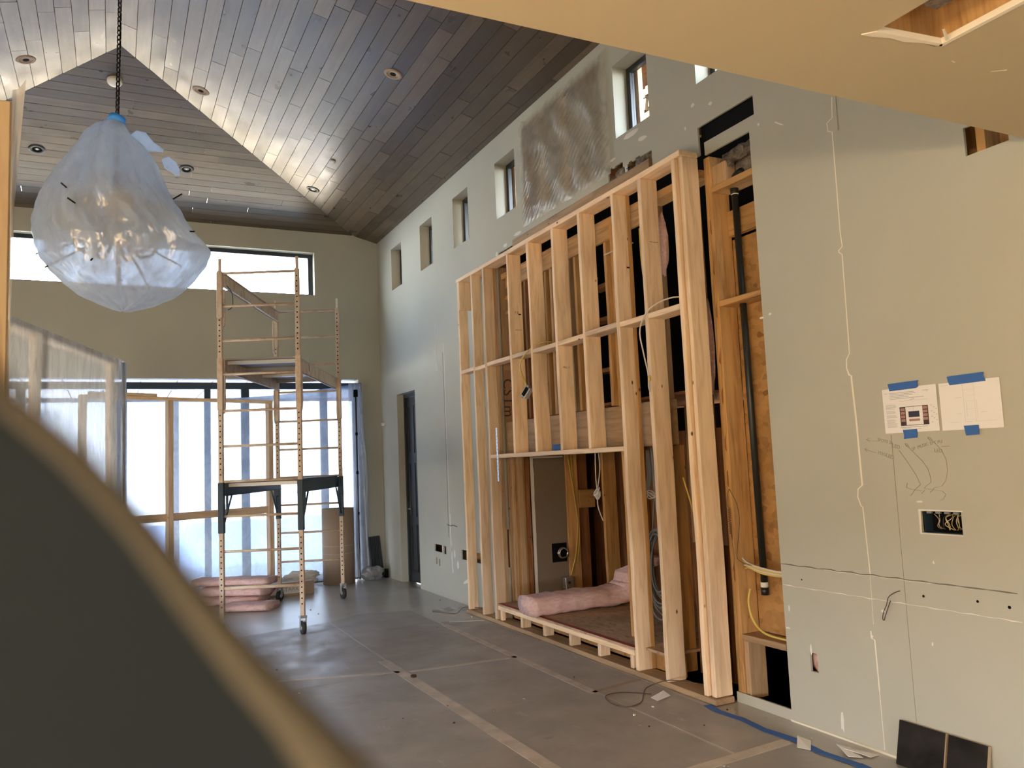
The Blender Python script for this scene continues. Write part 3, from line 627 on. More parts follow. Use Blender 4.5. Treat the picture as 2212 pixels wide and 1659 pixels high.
sm_('bottom_plate', X0 - .005, X0 + .14, 3.97, 7.80, 0.002, T, M_beam, warp=.002)
sm_('header_plate', X0, X0 + .14, 4.81, 7.07, 1.545, 1.582, warp=.004)
ys = sorted([y for y, _, _ in full] + [6.526, 6.112, 5.671, 5.239])
for a, b in zip(ys[:-1], ys[1:]):
    dz = .02 if int(a * 10) % 2 else 0
    sm_('blocking', X0, X0 + (.10 if a > 6.5 else .14), a + T, b, 2.425 + dz * .4, 2.425 + T + dz * .4, warp=0)
for y in (6.56, 6.14, 5.704, 5.277): sm_('cripple_stud', X0 + .012, X0 + .10, y, y + T, .04, .132, warp=0)
sm_('cripple_stud', X0 + .012, X0 + .05, 6.98, 7.018, .04, .132, warp=0); sm_('cripple_stud', X0 + .012, X0 + .05, 4.85, 4.888, .04, .132, warp=0)
# lumber stamps
def stamp(y, z, b='7 Z', s=.03, x=3.30): text('grade_stamp', b, s, (x - 3.3, y - .0007 - 5.9, z), studrot(), M_stain, sw, .0003)
stamp(6.526, 2.86); stamp(4.426, 3.11); stamp(4.046, 3.18); stamp(7.364, 2.9, 'S', .02); stamp(5.671, 2.25, 'MILL 2', .022)
for y, z in [(6.526, 2.86), (4.426, 3.11), (4.046, 3.18), (4.769, 2.88)]: box('stamp_bar', .018, .045, y - .0008 - 5.9, y - 5.9, z - .02, z - .008, M_stain, sw)
for y, z, h in [(6.526, 2.70, .04), (4.426, 2.96, .05), (4.046, 3.0, .05)]: box('stamp_line', -.02, .05, y - .0008 - 5.9, y - 5.9, z, z + .003, M_stain, sw)
# perforated straps
def strap(y, z0, z1, x, label, tilt=0):
    t = empty('metal_strap', (x, y, z0)); tag(t, label, 'strap'); L_ = z1 - z0; t.rotation_euler = (tilt, 0, 0)
    box('strap_plate', -.002, 0, -.016, .016, 0, L_, M_galv, t)
    n = int(L_ / .03)
    for i in range(n): cyl('nail_hole', (-.0024, .007 * (-1) ** i, (i + .5) * L_ / n), .0045, .001, M_black, t, 'X', 8)
strap(6.90, 1.33, 1.83, 3.225, 'perforated metal strap crossing the left end of the header plate', 0)
strap(4.665, 1.62, 2.08, 3.40, 'perforated metal strap hanging on the beam between two studs right of the fireplace opening', .04)
strap(6.66, 3.44, 3.60, 3.395, 'short perforated metal strap at the left end of the old header board')
strap(4.80, 3.46, 3.64, 3.395, 'short perforated metal strap at the right end of the old header board', -.05)
strap(4.66, 3.02, 3.27, 3.42, 'perforated metal strap on the old studs high up behind the stained stud', .06)

# ------------------------------------------------------------------ old framing inside the wall
of = empty('old_wall_framing', (3.5, 5.5, 0)); tag(of, 'old orange-brown studs and beams exposed behind the new stud wall', 'timber frame')
def om(nm, x0, x1, y0, y1, z0, z1, m=M_old, bev=.003, warp=.004): return member(nm, x0 - 3.5, x1 - 3.5, y0 - 5.5, y1 - 5.5, z0, z1, m, of, bev, warp)
om('header_board', 3.385, 3.42, 4.52, 6.72, 3.445, 3.60, M_beam); om('top_plate', 3.43, 3.56, 4.05, 7.1, 3.30, 3.36); om('rear_plate', 3.43, 3.46, 4.7, 7.0, 3.19, 3.30)
om('beam', 3.425, 3.50, 4.52, 7.14, 1.575, 1.89, M_beam, .003, .002)
om('beam', 3.52, 3.56, 6.3, 7.14, 1.90, 2.42, M_dark)
for y, d, m in [(6.735, .10, M_old), (6.62, .12, M_dark), (6.22, .08, M_old), (6.12, .13, M_beam), (5.80, .13, M_beam), (5.70, .05, M_old), (5.23, .12, M_old), (5.05, .10, M_dark)]:
    om('stud', 3.45, 3.45 + d, y, y + .036, 1.90, 3.30, m)
for y, m in [(5.10, M_old), (4.66, M_beam), (4.62, M_beam), (4.28, M_beam), (4.24, M_old), (4.20, M_beam)]: om('stud', 3.43, 3.56, y, y + .036, .04, 3.30, m)
om('stud', 3.42, 3.56, 7.10, 7.138, .04, 3.43, M_beam); om('stud', 3.50, 3.56, 7.05, 7.085, .19, 1.57, M_beam)
for z in (2.50, 2.95, 3.1): om('blocking', 3.46, 3.56, 6.76, 7.10, z, z + .036)
for z, a, b in [(2.62, 5.27, 5.72), (2.9, 5.27, 5.72), (2.2, 5.27, 5.72)]: om('blocking', 3.60, 3.70, a, b, z, z + .036, M_dark)
om('stud', 3.95, 4.0, 5.9, 5.95, 1.95, 3.5, M_dark); om('stud', 4.05, 4.1, 6.9, 6.95, 1.95, 3.5, M_dark)
# studs round the recess, looking out of it
om('jamb_stud', 3.44, 3.475, 7.05, 7.15, .19, 1.545, M_beam); om('jamb_stud', 3.475, 3.585, 7.07, 7.11, .19, 1.575, M_old); om('jamb_stud', 3.585, 3.655, 7.10, 7.14, .19, 1.575, M_dark)
om('jamb_stud', 4.04, 4.175, 7.06, 7.10, .19, 1.92, M_old); om('jamb_stud', 4.18, 4.31, 7.10, 7.14, .19, 1.92, M_dark)
om('jamb_stud', 4.35, 4.50, 6.86, 6.90, .19, 1.92, M_old); om('jamb_stud', 4.53, 4.60, 6.45, 6.49, .19, 1.92, M_dark); om('cross_block', 4.18, 4.36, 7.05, 7.09, 1.02, 1.20, M_old)
om('jamb_stud', 4.40, 4.60, 5.55, 5.59, .19, 1.92, M_old); om('jamb_stud', 3.60, 3.74, 4.9, 4.94, .19, 1.92, M_dark)
om('lower_panel', 3.575, 3.59, 3.95, 4.54, .03, .9, M_dark, .001, 0); om('stud', 3.43, 3.57, 4.56, 4.60, .04, 1.57, M_old)
# the narrow bay right of the new frame
om('king_stud', 3.415, 3.56, 3.925, 3.963, .03, 3.40, M_old, .003, .002); om('king_stud', 3.415, 3.43, 3.964, 3.984, .03, 3.40, M_old, .003, .004)
om('sill_block', 3.415, 3.56, 3.56, 3.925, .372, .41, M_beam); om('fire_block', 3.415, 3.56, 3.56, 3.925, 2.42, 2.455); om('fire_block', 3.415, 3.56, 3.56, 3.925, 3.155, 3.195); om('cross_board', 3.53, 3.57, 3.46, 3.925, 2.88, 3.04)
om('lower_stud', 3.425, 3.56, 3.885, 3.923, .03, .372, M_beam)
op = om('strand_panel', 3.565, 3.585, 3.46, 3.93, .41, 2.86, M_osb, .001, 0)
om('mortar_block', 3.52, 3.57, 3.46, 3.925, 3.20, 3.42, M_mortar, .004, 0); om('upper_board', 3.43, 3.51, 3.80, 3.925, 3.20, 3.33, M_beam, .003, 0)
text('marker_lettering', 'CSTm', .15, (3.452 - 3.5, 7.0885 - 5.5, 2.13), studrot(R(-90)), M_stain, of, .0005)
box('lettering_panel', 3.417 - 3.5, 3.57 - 3.5, 7.089 - 5.5, 7.099 - 5.5, 1.89, 2.40, M_letter, of)
for i in range(9):
    z = .75 + i * .27 + random.uniform(-.05, .05)
    slab_poly('glue_stain', [(3.955 + random.uniform(-.006, .004), z + .1 * random.random()), (3.958, z), (3.945, z - .02), (3.943 + random.uniform(-.004, .004), z + .09)], lambda u, v, w: (w - 3.5, u - 5.5, v), 3.4138, 3.4148, M_dark, of)
rub = empty('mortar_rubble', (3.45, 4.7, 3.6)); rub.location.z = 3.59; tag(rub, 'broken grey mortar in the ragged hole above the top plate', 'rubble')
def lump(nm, c, s, m, parent, seed, amp=.35, sub=3):
    bm = bmesh.new(); bmesh.ops.create_icosphere(bm, subdivisions=sub, radius=1)
    for v in bm.verts:
        n = noise.fractal(v.co * 1.8 + Vector((seed, seed, 0)), 0.8, 2.0, 4); v.co *= 1 + amp * n; v.co = Vector((v.co.x * s[0], v.co.y * s[1], v.co.z * s[2]))
    me = bpy.data.meshes.new(nm); bm.to_mesh(me); bm.free(); o = link_mesh(nm, me, m, parent, True); o.location = c; return o
for c, s in [((0, -.06, .02), (.05, .12, .09)), ((.0, .05, -.02), (.05, .1, .08)), ((0, .2, .04), (.05, .1, .05)), ((0, -.14, -.04), (.05, .07, .07)), ((.0, .30, .01), (.05, .06, .05))]: lump('mortar_chunk', c, s, M_mortar, rub, c[1] * 9)
rub2 = empty('mortar_rubble', (3.50, 3.70, 3.34)); tag(rub2, 'grey mortar lump at the top of the narrow open bay', 'rubble')
for c, s in [((0, -.06, .03), (.04, .12, .04)), ((-.02, .03, .02), (.03, .08, .05)), ((-.03, .12, -.01), (.03, .05, .05))]: lump('mortar_chunk', c, s, M_mortar, rub2, c[1] * 13)

# alcove lining board with torn white edge
al = empty('alcove_board', (3.66, 7.08, .19)); tag(al, 'brown-faced gypsum board with a torn white edge lining the left of the fireplace alcove', 'wall board')
box('board', 0.02, .40, 0, .014, 0, 1.70, M_gypb, al)
edge = [(0, 0)] + [(0.0 + .004 * noise.noise(Vector((k, 0, 0))), k * .085) for k in range(21)]; edge2 = [(.026 + .012 * noise.noise(Vector((k * 1.3, 5, 0))), k * .085) for k in range(20, -1, -1)]
slab_poly('torn_edge', edge + edge2, lambda u, v, w: (u, w, v), -.006, .016, M_gypw, al)
for k in range(2): box('head_trim', .03, .36, -.01, 0, 1.34 + k * .03, 1.355 + k * .03, M_gyp, al)
tube('pencil_ring', [(.14 + .03 * math.cos(a), -.001, .98 + .04 * math.sin(a)) for a in [k * .7 for k in range(9)]], .0008, M_pencil, al, True)
vt = empty('duct_outlet', (3.93, 7.068, .60)); tag(vt, 'round chrome duct collar on a black square plate in the alcove', 'vent')
box('plate', -.075, .085, 0, .012, -.09, .09, M_black, vt)
lathe('collar', [(.040, 0), (.040, .07), (.046, .075), (.050, .07), (.050, 0)], M_chrome, vt, 28, (.01, -.002, 0), (R(90), 0, 0)); lathe('inner_sleeve', [(.040, .001), (.030, .012), (0, .012)], M_black, vt, 20, (.01, -.002, 0), (R(90), 0, 0))
tube('clamp_ring', [(.01 + .052 * math.cos(a), -.05, .052 * math.sin(a)) for a in [k * math.pi / 8 for k in range(16)]], .004, M_chrome, vt, True)
jb = empty('junction_box', (4.00, 7.045, .30)); tag(jb, 'small grey electrical box low on the alcove board', 'electrical box')
box('box_body', -.05, .04, -.045, .025, -.05, .06, M_galv, jb, .004); cyl('knockout', (-.01, -.046, .01), .014, .002, M_tin, jb, 'Y', 12)

# ------------------------------------------------------------------ platform in the opening
pf = empty('hearth_platform', (3.8, 5.9, .13)); tag(pf, 'low strand-board platform with a red edge inside the fireplace opening', 'platform')
box('deck', 3.235 - 3.8, 4.60 - 3.8, 4.82 - 5.9, 7.04 - 5.9, .042, .060, M_osbr, pf)
box('red_edge', 3.232 - 3.8, 3.275 - 3.8, 4.82 - 5.9, 7.04 - 5.9, .0602, .0612, M_tred, pf)
o = member('front_rim', 3.233 - 3.8, 3.262 - 3.8, 4.82 - 5.9, 7.05 - 5.9, .003, .041, M_new, pf)
box('right_deck', 3.30 - 3.8, 4.6 - 3.8, 4.53 - 5.9, 4.815 - 5.9, .042, .060, M_osbr, pf); box('right_skirt', 3.38 - 3.8, 3.40 - 3.8, 4.46 - 5.9, 4.80 - 5.9, -.09, .04, M_osb, pf)
box('rear_skirt', 3.40 - 3.8, 3.42 - 3.8, 4.81 - 5.9, 7.05 - 5.9, -.09, .04, M_osb, pf)
for a, b in [(6.62, 6.95), (6.2, 6.52), (5.77, 6.10), (5.34, 5.66), (4.93, 5.24)]:
    member('thin_lath', 3.375 - 3.8, 3.385 - 3.8, a - 5.9, b - 5.9, -.045, -.032, M_new, pf, .001, .01)
# insulation on the platform
def batt(nm, path, w, h, label, seed=0, side=None, n=28, group=None, base=0):
    """a soft slab swept along a path; section is w wide and h thick"""
    vs, fs_ = [], []; P = [Vector(p) for p in path]; ln_ = [0]
    for a, b in zip(P[:-1], P[1:]): ln_.append(ln_[-1] + (b - a).length)
    def at(t):
        s = t * ln_[-1]
        for i in range(len(P) - 1):
            if s <= ln_[i + 1] or i == len(P) - 2:
                f = (s - ln_[i]) / (ln_[i + 1] - ln_[i]); return P[i].lerp(P[i + 1], f)
    m = 26
    for i in range(n + 1):
        t = i / n; c = at(t); d = (at(min(1, t + .04)) - at(max(0, t - .04))).normalized(); s = Vector(side).normalized(); u = d.cross(s).normalized()
        if u.z < 0 and abs(u.z) > .05: u = -u
        for k in range(m):
            a = 2 * math.pi * k / m; ca, sa = math.cos(a), math.sin(a); e = 3.4
            q = (abs(ca) ** e + abs(sa) ** e) ** (-1 / e); x, y = ca * q * w / 2, sa * q * h / 2
            p = c + s * x + u * (y + h / 2)
            nn = noise.fractal(p * 11 + Vector((seed, 0, 0)), .9, 2.1, 4); k2 = noise.noise(p * 4 + Vector((0, seed, 0)))
            dirv = (s * x + u * y); p += dirv.normalized() * (nn * .012 + k2 * .014)
            vs.append(p)
    for i in range(n):
        for k in range(m): k2 = (k + 1) % m; fs_.append((i * m + k, i * m + k2, (i + 1) * m + k2, (i + 1) * m + k))
    fs_ += [tuple(range(m - 1, -1, -1)), tuple(range(n * m, n * m + m))]
    lo = min(v.z for v in vs)
    if base is not None: vs = [Vector((v.x, v.y, max(v.z, base))) for v in vs]
    c0 = P[0].copy(); o = pyd(nm, [v - c0 for v in vs], fs_, M_pink, None, True); o.location = c0
    tag(o, label, 'insulation', group); return o
batt('insulation_batt', [(3.17, 6.32, .190), (3.5, 6.33, .19), (3.95, 6.30, .19), (4.12, 6.27, .22), (4.22, 6.22, .33), (4.24, 6.18, .50), (4.22, 6.15, .58)], .33, .17, 'long pink insulation batt lying on the platform, one end bent up', 3, (0, 1, 0), 44, None, .192)
o = lump('insulation_scrap', (4.02, 5.28, .225), (.07, .07, .055), M_pink, None, 4); tag(o, 'small pink insulation scrap at the back of the platform', 'insulation')
for c, s, lb in [((3.50, 7.065 - .06, 2.86), (.035, .06, .30), 'pink insulation stuffed between old studs at the upper left of the frame'), ((3.50, 7.0, 2.46), (.035, .06, .16), 'pink insulation lump below the upper left one'), ((3.47, 4.53, 2.98), (.03, .05, .22), 'pink insulation hanging high between studs right of the opening'), ((3.5, 4.14, 2.2), (.03, .03, .30), 'pink insulation strip deep between the two tall right-hand studs'), ((3.45, 3.345, .355), (.02, .06, .07), 'pink insulation showing through the small cut hole low in the right wall')]:
    o = lump('insulation_wad', c, s, M_pink, None, c[2] * 7, .2); tag(o, lb, 'insulation')

# ------------------------------------------------------------------ wires, pipes and boxes in the wall
def th_cable(nm, label, pts, r, m, cat='cable'): o = tube(nm, pts, r, m); tag(o, label, cat); return o
th_cable('electrical_cable', 'yellow cable looping over the blocking to the hanging outlet box', [(3.45, 6.0, 2.50), (3.33, 6.05, 2.52), (3.25, 6.14, 2.49), (3.20, 6.26, 2.40), (3.20, 6.30, 2.31), (3.21, 6.24, 2.20), (3.205, 6.18, 2.135)], .005, M_yc)
th_cable('electrical_cable', 'second yellow cable beside the one to the hanging outlet box', [(3.45, 6.03, 2.47), (3.34, 6.10, 2.50), (3.24, 6.2, 2.46), (3.19, 6.28, 2.36), (3.195, 6.27, 2.25), (3.205, 6.19, 2.14)], .004, M_yc)
ob = empty('outlet_box', (3.20, 6.20, 2.10)); ob.rotation_euler = (R(35), R(10), R(20)); tag(ob, 'metal outlet box with black socket dangling from the yellow cables', 'electrical box')
box('box_body', -.02, .03, -.03, .03, -.05, .05, M_galv, ob, .003); box('socket', -.026, -.02, -.018, .018, -.04, .04, M_black, ob, .002); box('ear', -.024, -.018, -.01, .01, -.062, -.05, M_chrome, ob); box('ear', -.024, -.018, -.01, .01, .05, .062, M_chrome, ob)
th_cable('electrical_cable', 'tan cable looping down the front of the second tall stud from the blocking', [(3.42, 4.10, 2.50), (3.28, 4.2, 2.53), (3.20, 4.36, 2.48), (3.19, 4.47, 2.36), (3.20, 4.46, 2.2), (3.20, 4.42, 2.05), (3.215, 4.44, 1.95), (3.30, 4.50, 1.90)], .005, M_wc)
cn = cyl('wire_connector', (3.205, 4.415, 2.02), .009, .035, M_yc); tag(cn, 'small yellow connector on the looping tan cable', 'connector')
th_cable('electrical_cable', 'yellow cable hanging in front of the old studs right of the opening, high up', [(3.415, 4.72, 3.15), (3.41, 4.71, 2.9), (3.41, 4.68, 2.7), (3.42, 4.64, 2.45), (3.41, 4.63, 2.2)], .006, M_yc)
th_cable('electrical_cable', 'pale cable crossing the dark gap left of the stained stud', [(3.43, 5.22, 3.08), (3.42, 5.0, 3.075), (3.42, 4.82, 3.07)], .006, M_wc)
th_cable('electrical_cable', 'yellow cable running down the alcove corner stud', [(4.06, 7.04, 1.55), (4.10, 7.03, 1.2), (4.13, 7.03, .9), (4.10, 7.03, .6), (4.03, 7.03, .38)], .006, M_yc)
th_cable('electrical_cable', 'second yellow cable along the alcove corner stud', [(4.10, 7.045, 1.55), (4.12, 7.04, 1.1), (4.15, 7.03, .8), (4.11, 7.03, .5)], .004, M_yc)
th_cable('electrical_cable', 'grey cable pair hanging behind the new studs above the beam', [(3.60, 5.60, 3.0), (3.56, 5.62, 2.6), (3.56, 5.63, 2.2), (3.57, 5.62, 1.92)], .006, M_gc)
wc = empty('cable_hank', (3.55, 5.70, 1.22)); tag(wc, 'knotted hank of white cable hanging in the fireplace opening', 'cable')
tube('cable_drop', [(0, 0, .33), (0, .01, .15), (0, 0, .02)], .005, M_wc, wc); tube('cable_drop', [(0, -.05, .33), (0, -.06, .2), (0, -.01, .04)], .005, M_wc, wc)
for k in range(7): tube('cable_loop', [(.02 * math.cos(a) + .01 * math.sin(k), .062 * math.cos(a + .1 * k), .030 * math.sin(a) + .006 * k - .02) for a in [j * math.pi / 5 for j in range(10)]], .005, M_wc, wc, True, 2)
tube('cable_tail', [(0, 0, -.02), (0, .0, -.1), (.0, -.04, -.18), (0, -.07, -.22)], .005, M_wc, wc)
gc = empty('cable_coil', (3.57, 4.93, .72)); tag(gc, 'large coil of grey cable hanging between the two narrow studs', 'cable')
for k in range(8): tube('cable_loop', [(.02 * math.sin(k * 1.7 + a), (.10 + .008 * k) * math.cos(a), (.20 + .018 * k) * math.sin(a) - .01 * k) for a in [j * math.pi / 6 for j in range(12)]], .008, M_gc, gc, True, 2)
tube('cable_drop', [(0, -.08, .2), (0, .0, .42), (0, .02, .8), (0, .03, .93)], .006, M_gc, gc); tube('cable_drop', [(0, .09, .1), (0, .02, .45), (0, .0, .6), (-.01, .0, .84)], .006, M_gc, gc)
g2 = empty('cable_bundle', (3.56, 4.97, 1.22)); tag(g2, 'tied bundle of grey cables high between the two narrow studs', 'cable')
for k in range(4): tube('cable_drop', [(0, .01 * k, .33), (.01, .015 * k, .15), (0, .02 + .012 * k, .03)], .0045, M_gc, g2)
for k in range(4): tube('cable_loop', [(.01 * math.sin(a), .045 * math.cos(a), .02 * math.sin(a + k) + .007 * k - .01) for a in [j * math.pi / 4 for j in range(8)]], .0045, M_wc, g2, True, 2)
for i, (lb, m, pts) in enumerate([
    ('yellow cable slanting between the two tall right studs at mid height', M_yc, [(3.42, 4.40, 1.35), (3.42, 4.30, 1.1), (3.42, 4.20, .95), (3.42, 4.12, .85)]),
    ('yellow cable arching low between the two tall right studs', M_yc, [(3.42, 4.12, .80), (3.41, 4.2, .6), (3.41, 4.24, .42), (3.42, 4.28, .25), (3.43, 4.33, .20)]),
    ('brown wire hanging between the two tall right studs', M_bc, [(3.41, 4.18, 1.1), (3.40, 4.25, .8), (3.41, 4.27, .6), (3.40, 4.22, .5), (3.41, 4.24, .2), (3.40, 4.27, .12)]),
    ('grey cable curving low behind the tallest front stud', M_gc, [(3.42, 4.10, .70), (3.42, 4.16, .5), (3.42, 4.22, .42), (3.42, 4.27, .40)]),
    ('grey cable end hooked at mid height behind the tall right stud', M_wc, [(3.42, 4.13, .92), (3.42, 4.22, .80), (3.42, 4.28, .68)])]): th_cable('electrical_cable', lb, pts, .005, m)
th_cable('floor_wire', 'thin brown wire curling from the stud bottoms across the floor paper', [(3.40, 4.15, .05), (3.33, 4.22, .06), (3.26, 4.30, .07), (3.22, 4.45, .05), (3.12, 4.52, .008), (3.02, 4.42, .006), (2.90, 4.28, .006), (2.78, 4.25, .006), (2.74, 4.36, .006), (2.80, 4.52, .006), (2.93, 4.52, .006), (3.05, 4.38, .008)], .003, M_bc, 'wire')
th_cable('floor_wire', 'thin dark wire lying by the far end of the bottom plate', [(2.95, 8.05, .006), (3.05, 7.86, .006), (3.12, 7.80, .006), (3.22, 7.83, .05), (3.34, 7.62, .06), (3.38, 7.55, .12)], .0035, M_bc, 'wire')
pp = empty('drain_pipe', (3.50, 3.79, .70)); tag(pp, 'black vertical pipe with elbow in the narrow open bay', 'pipe'); pp.rotation_euler = (R(-.4), 0, 0)
cyl('pipe', (0, .0, 1.225), .021, 2.45, M_pipe, pp); cyl('pipe_end', (0, 0, -.03), .024, .045, M_pipe, pp); cyl('white_band', (0, 0, .008), .0225, .03, M_smoke, pp)
tube('elbow', [(0, 0, 2.42), (0, 0, 2.50), (0, -.03, 2.53), (.0, -.08, 2.54)], .027, M_pipe, pp); cyl('teflon_wrap', (0, 0, 2.43), .0225, .03, M_gypw, pp)
for k in range(4): th_cable('bay_cable', ['pale cable, topmost of the four crossing the narrow bay', 'yellowish cable, second of the four crossing the narrow bay', 'pale cable, third of the four crossing the narrow bay', 'yellow cable, lowest of the four crossing the narrow bay'][k], [(3.44, 3.90 - .008 * k, .86 - .02 * k), (3.42, 3.82, .835 - .008 * k), (3.41, 3.70, .82 - .01 * k), (3.42, 3.56, .81 - .008 * k), (3.45, 3.45, .82 - .008 * k)], .006, (M_wc, M_yc)[k % 2])
th_cable('bay_cable', 'yellow cable curving down to the sill block of the narrow bay', [(3.45, 3.86, .68), (3.43, 3.86, .6), (3.43, 3.83, .50), (3.43, 3.74, .44), (3.43, 3.56, .43), (3.45, 3.48, .43)], .007, M_yc)
sw_ = th_cable('coiled_wire', 'brown wire with a tight spring coil hanging in the narrow bay', [(3.40, 3.93, 1.28), (3.395, 3.945, 1.24), (3.395, 3.95, 1.18)] + [(3.395 + .008 * math.cos(k * 2.1), 3.935 + .010 * math.sin(k * 2.1), 1.16 - .0035 * k) for k in range(45)] + [(3.395, 3.93, .96), (3.395, 3.92, .86), (3.395, 3.94, .78)], .0016, M_bc, 'wire')
th_cable('bay_wire', 'thin brown wire bowing beside the coiled wire in the narrow bay', [(3.40, 3.93, 1.28), (3.395, 3.87, 1.2), (3.395, 3.85, 1.1), (3.395, 3.88, .95), (3.395, 3.89, .86), (3.41, 3.80, .83), (3.42, 3.65, .82)], .002, M_bc, 'wire')
# switch box with wires in the right wall
gb = empty('switch_box', (3.44, 2.5125, 1.142)); tag(gb, 'open black four-gang switch box full of loose wires in the right wall', 'electrical box')
box('back', .035, .04, -.10, .10, -.05, .05, M_black, gb)
for q in ((-.02, .04, -.102, -.098, -.05, .05), (-.02, .04, .098, .102, -.05, .05), (-.02, .04, -.1, .1, -.052, -.048), (-.02, .04, -.1, .1, .048, .052)): box('box_side', *q, M_navy, gb)
for i in range(12):
    y = -.085 + .0115 * i + random.uniform(-.006, .006); s = random.choice((-1, 1))
    tube('wire', [(.02, y, .035 * s), (-.01, y + random.uniform(-.02, .02), .02 * s), (-.015, y + random.uniform(-.02, .02), -.01 * s), (.0, y + random.uniform(-.02, .02), -.035 * s)], .0016, random.choice([M_wc, M_bc, M_yc, M_gc, M_bc, M_chain]), gb)
for i in range(4): box('clamp_tab', -.02, -.01, .06 - .045 * i, .085 - .045 * i, .038, .048, M_gc, gb)
slab_poly('cut_edge', [(2.625, 1.200), (2.405, 1.199), (2.40, 1.194), (2.613, 1.192), (2.616, 1.09), (2.41, 1.0895), (2.41, 1.086), (2.625, 1.085)], lambda u, v, w: (w, u, v), XW - .001, XW + .004, M_gypw, wall_right)
th_cable('wall_wire', 'thin dark wire loop hanging from a hole in the right wall', [(3.41, 2.765, .805), (3.37, 2.77, .80), (3.36, 2.80, .775), (3.355, 2.81, .74), (3.36, 2.835, .70), (3.365, 2.848, .668), (3.362, 2.838, .660), (3.36, 2.828, .68), (3.36, 2.80, .74), (3.36, 2.79, .76)], .0022, M_bc, 'wire')
box('wall_hole_stud', XW + .03, XW + .14, 2.15, 2.19, 2.6, 3.0, M_old, wall_right); box('wall_hole_back', XW + .14, XW + .15, 1.9, 2.4, 2.6, 3.0, M_old, wall_right)
sb = cyl('wall_sensor', (3.375, YF - .16, 2.105), .022, .05, M_smoke); sb.rotation_euler = (0, R(90), 0)
tag(sb, 'small white sensor on the right wall beside the far corner', 'sensor')

# papers
def paper(y1, y0, z0, z1, label, tilt=0):
    t = empty('paper_sheet', (XW - .004, (y0 + y1) / 2, (z0 + z1) / 2)); t.rotation_euler = (tilt, 0, 0); tag(t, label, 'paper')
    h, v = (y1 - y0) / 2, (z1 - z0) / 2; box('sheet', -.0008, .0008, -h, h, -v, v, M_paper, t); return t, h, v
p1, h, v = paper(2.764, 2.472, 1.562, 1.777, 'paper with a colour drawing of a fireplace wall, left of the two taped up')
def pr_(t, h, v, u0, u1, w0, w1, m, nm='print_area', k=.0012):     # u from left, w from top, 0..1
    box(nm, -k, -.0008, h - u1 * 2 * h, h - u0 * 2 * h, v - w1 * 2 * v, v - w0 * 2 * v, m, t)
pr_(p1, h, v, .31, .83, .43, .85, M_darkp); pr_(p1, h, v, .42, .73, .44, .84, M_paper, k=.0014); pr_(p1, h, v, .315, .825, .30, .42, M_paper, k=.0014)
for k in range(4):
    pr_(p1, h, v, .325, .405, .46 + .08 * k, .52 + .08 * k, M_brownp, k=.0016); pr_(p1, h, v, .735, .815, .45 + .08 * k, .51 + .08 * k, M_brownp, k=.0016)
pr_(p1, h, v, .47, .67, .54, .67, M_navyp, k=.0016); pr_(p1, h, v, .475, .67, .71, .76, M_brownp, k=.0016); pr_(p1, h, v, .565, .568, .44, .53, M_ink, k=.0016)
pr_(p1, h, v, .31, .83, .298, .301, M_ink, k=.0016)
for k, (a, b) in enumerate([(.14, .60), (.14, .63), (.14, .58), (.14, .50), (.14, .78)]): pr_(p1, h, v, a, b, .10 + .033 * k, .108 + .033 * k, M_ink, 'text_line')
for a, b, w in [(.04, .09, .10), (.76, .86, .10), (.82, .86, .13), (.52, .60, .27), (.36, .60, .33), (.45, .70, .34), (.33, .42, .39), (.50, .58, .38), (.62, .72, .36), (.60, .68, .50), (.30, .80, .88), (.62, .68, .92), (.33, .50, .90)]: pr_(p1, h, v, a, b, w, w + .007, M_ink, 'text_line')
for k in range(22):
    if k in (5, 9, 13): continue
    pr_(p1, h, v, .05, .20 + .06 * random.random(), .36 + .024 * k, .366 + .024 * k, M_ink, 'text_line')
for k in range(10): pr_(p1, h, v, .88 + .04 * (k % 3), .90 + .04 * (k % 3), .44 + .04 * k, .45 + .04 * k, M_ink, 'text_line')
M_faint = mat('faint_print', (0.62, 0.61, 0.63), .8)
p2, h, v = paper(2.458, 2.172, 1.560, 1.775, 'nearly blank paper with a faint drawing, right of the two taped up')
for a, b, w, w2 in [(.40, .405, .06, .85), (.58, .583, .06, .85), (.40, .58, .18, .184), (.42, .60, .30, .304), (.42, .62, .42, .424), (.42, .62, .58, .584), (.42, .62, .80, .804), (.27, .37, .33, .338), (.28, .35, .66, .668), (.66, .76, .66, .668), (.14, .30, .84, .848), (.42, .52, .84, .848), (.55, .90, .84, .846), (.03, .16, .05, .058), (.44, .445, .43, .75), (.61, .613, .43, .78)]: pr_(p2, h, v, a, b, w, w2, M_faint, 'text_line')
def tapep(pts, lb):
    o = slab_poly('blue_tape_piece', pts, lambda u, v_, w: (w, u, v_), XW - .0075, XW - .0058, M_blue); tag(o, lb, 'tape')
tapep([(2.727, 1.802), (2.558, 1.804), (2.565, 1.792), (2.562, 1.775), (2.572, 1.768), (2.720, 1.766)], 'blue tape over the top edge of the left paper')
tapep([(2.412, 1.803), (2.238, 1.805), (2.240, 1.79), (2.232, 1.765), (2.402, 1.763), (2.408, 1.78)], 'blue tape over the top edge of the right paper')
tapep([(2.664, 1.575), (2.588, 1.576), (2.588, 1.55), (2.591, 1.535), (2.662, 1.532), (2.66, 1.55)], 'blue tape under the bottom edge of the left paper')
tapep([(2.352, 1.577), (2.283, 1.577), (2.284, 1.535), (2.345, 1.533), (2.348, 1.55)], 'blue tape under the bottom edge of the right paper')
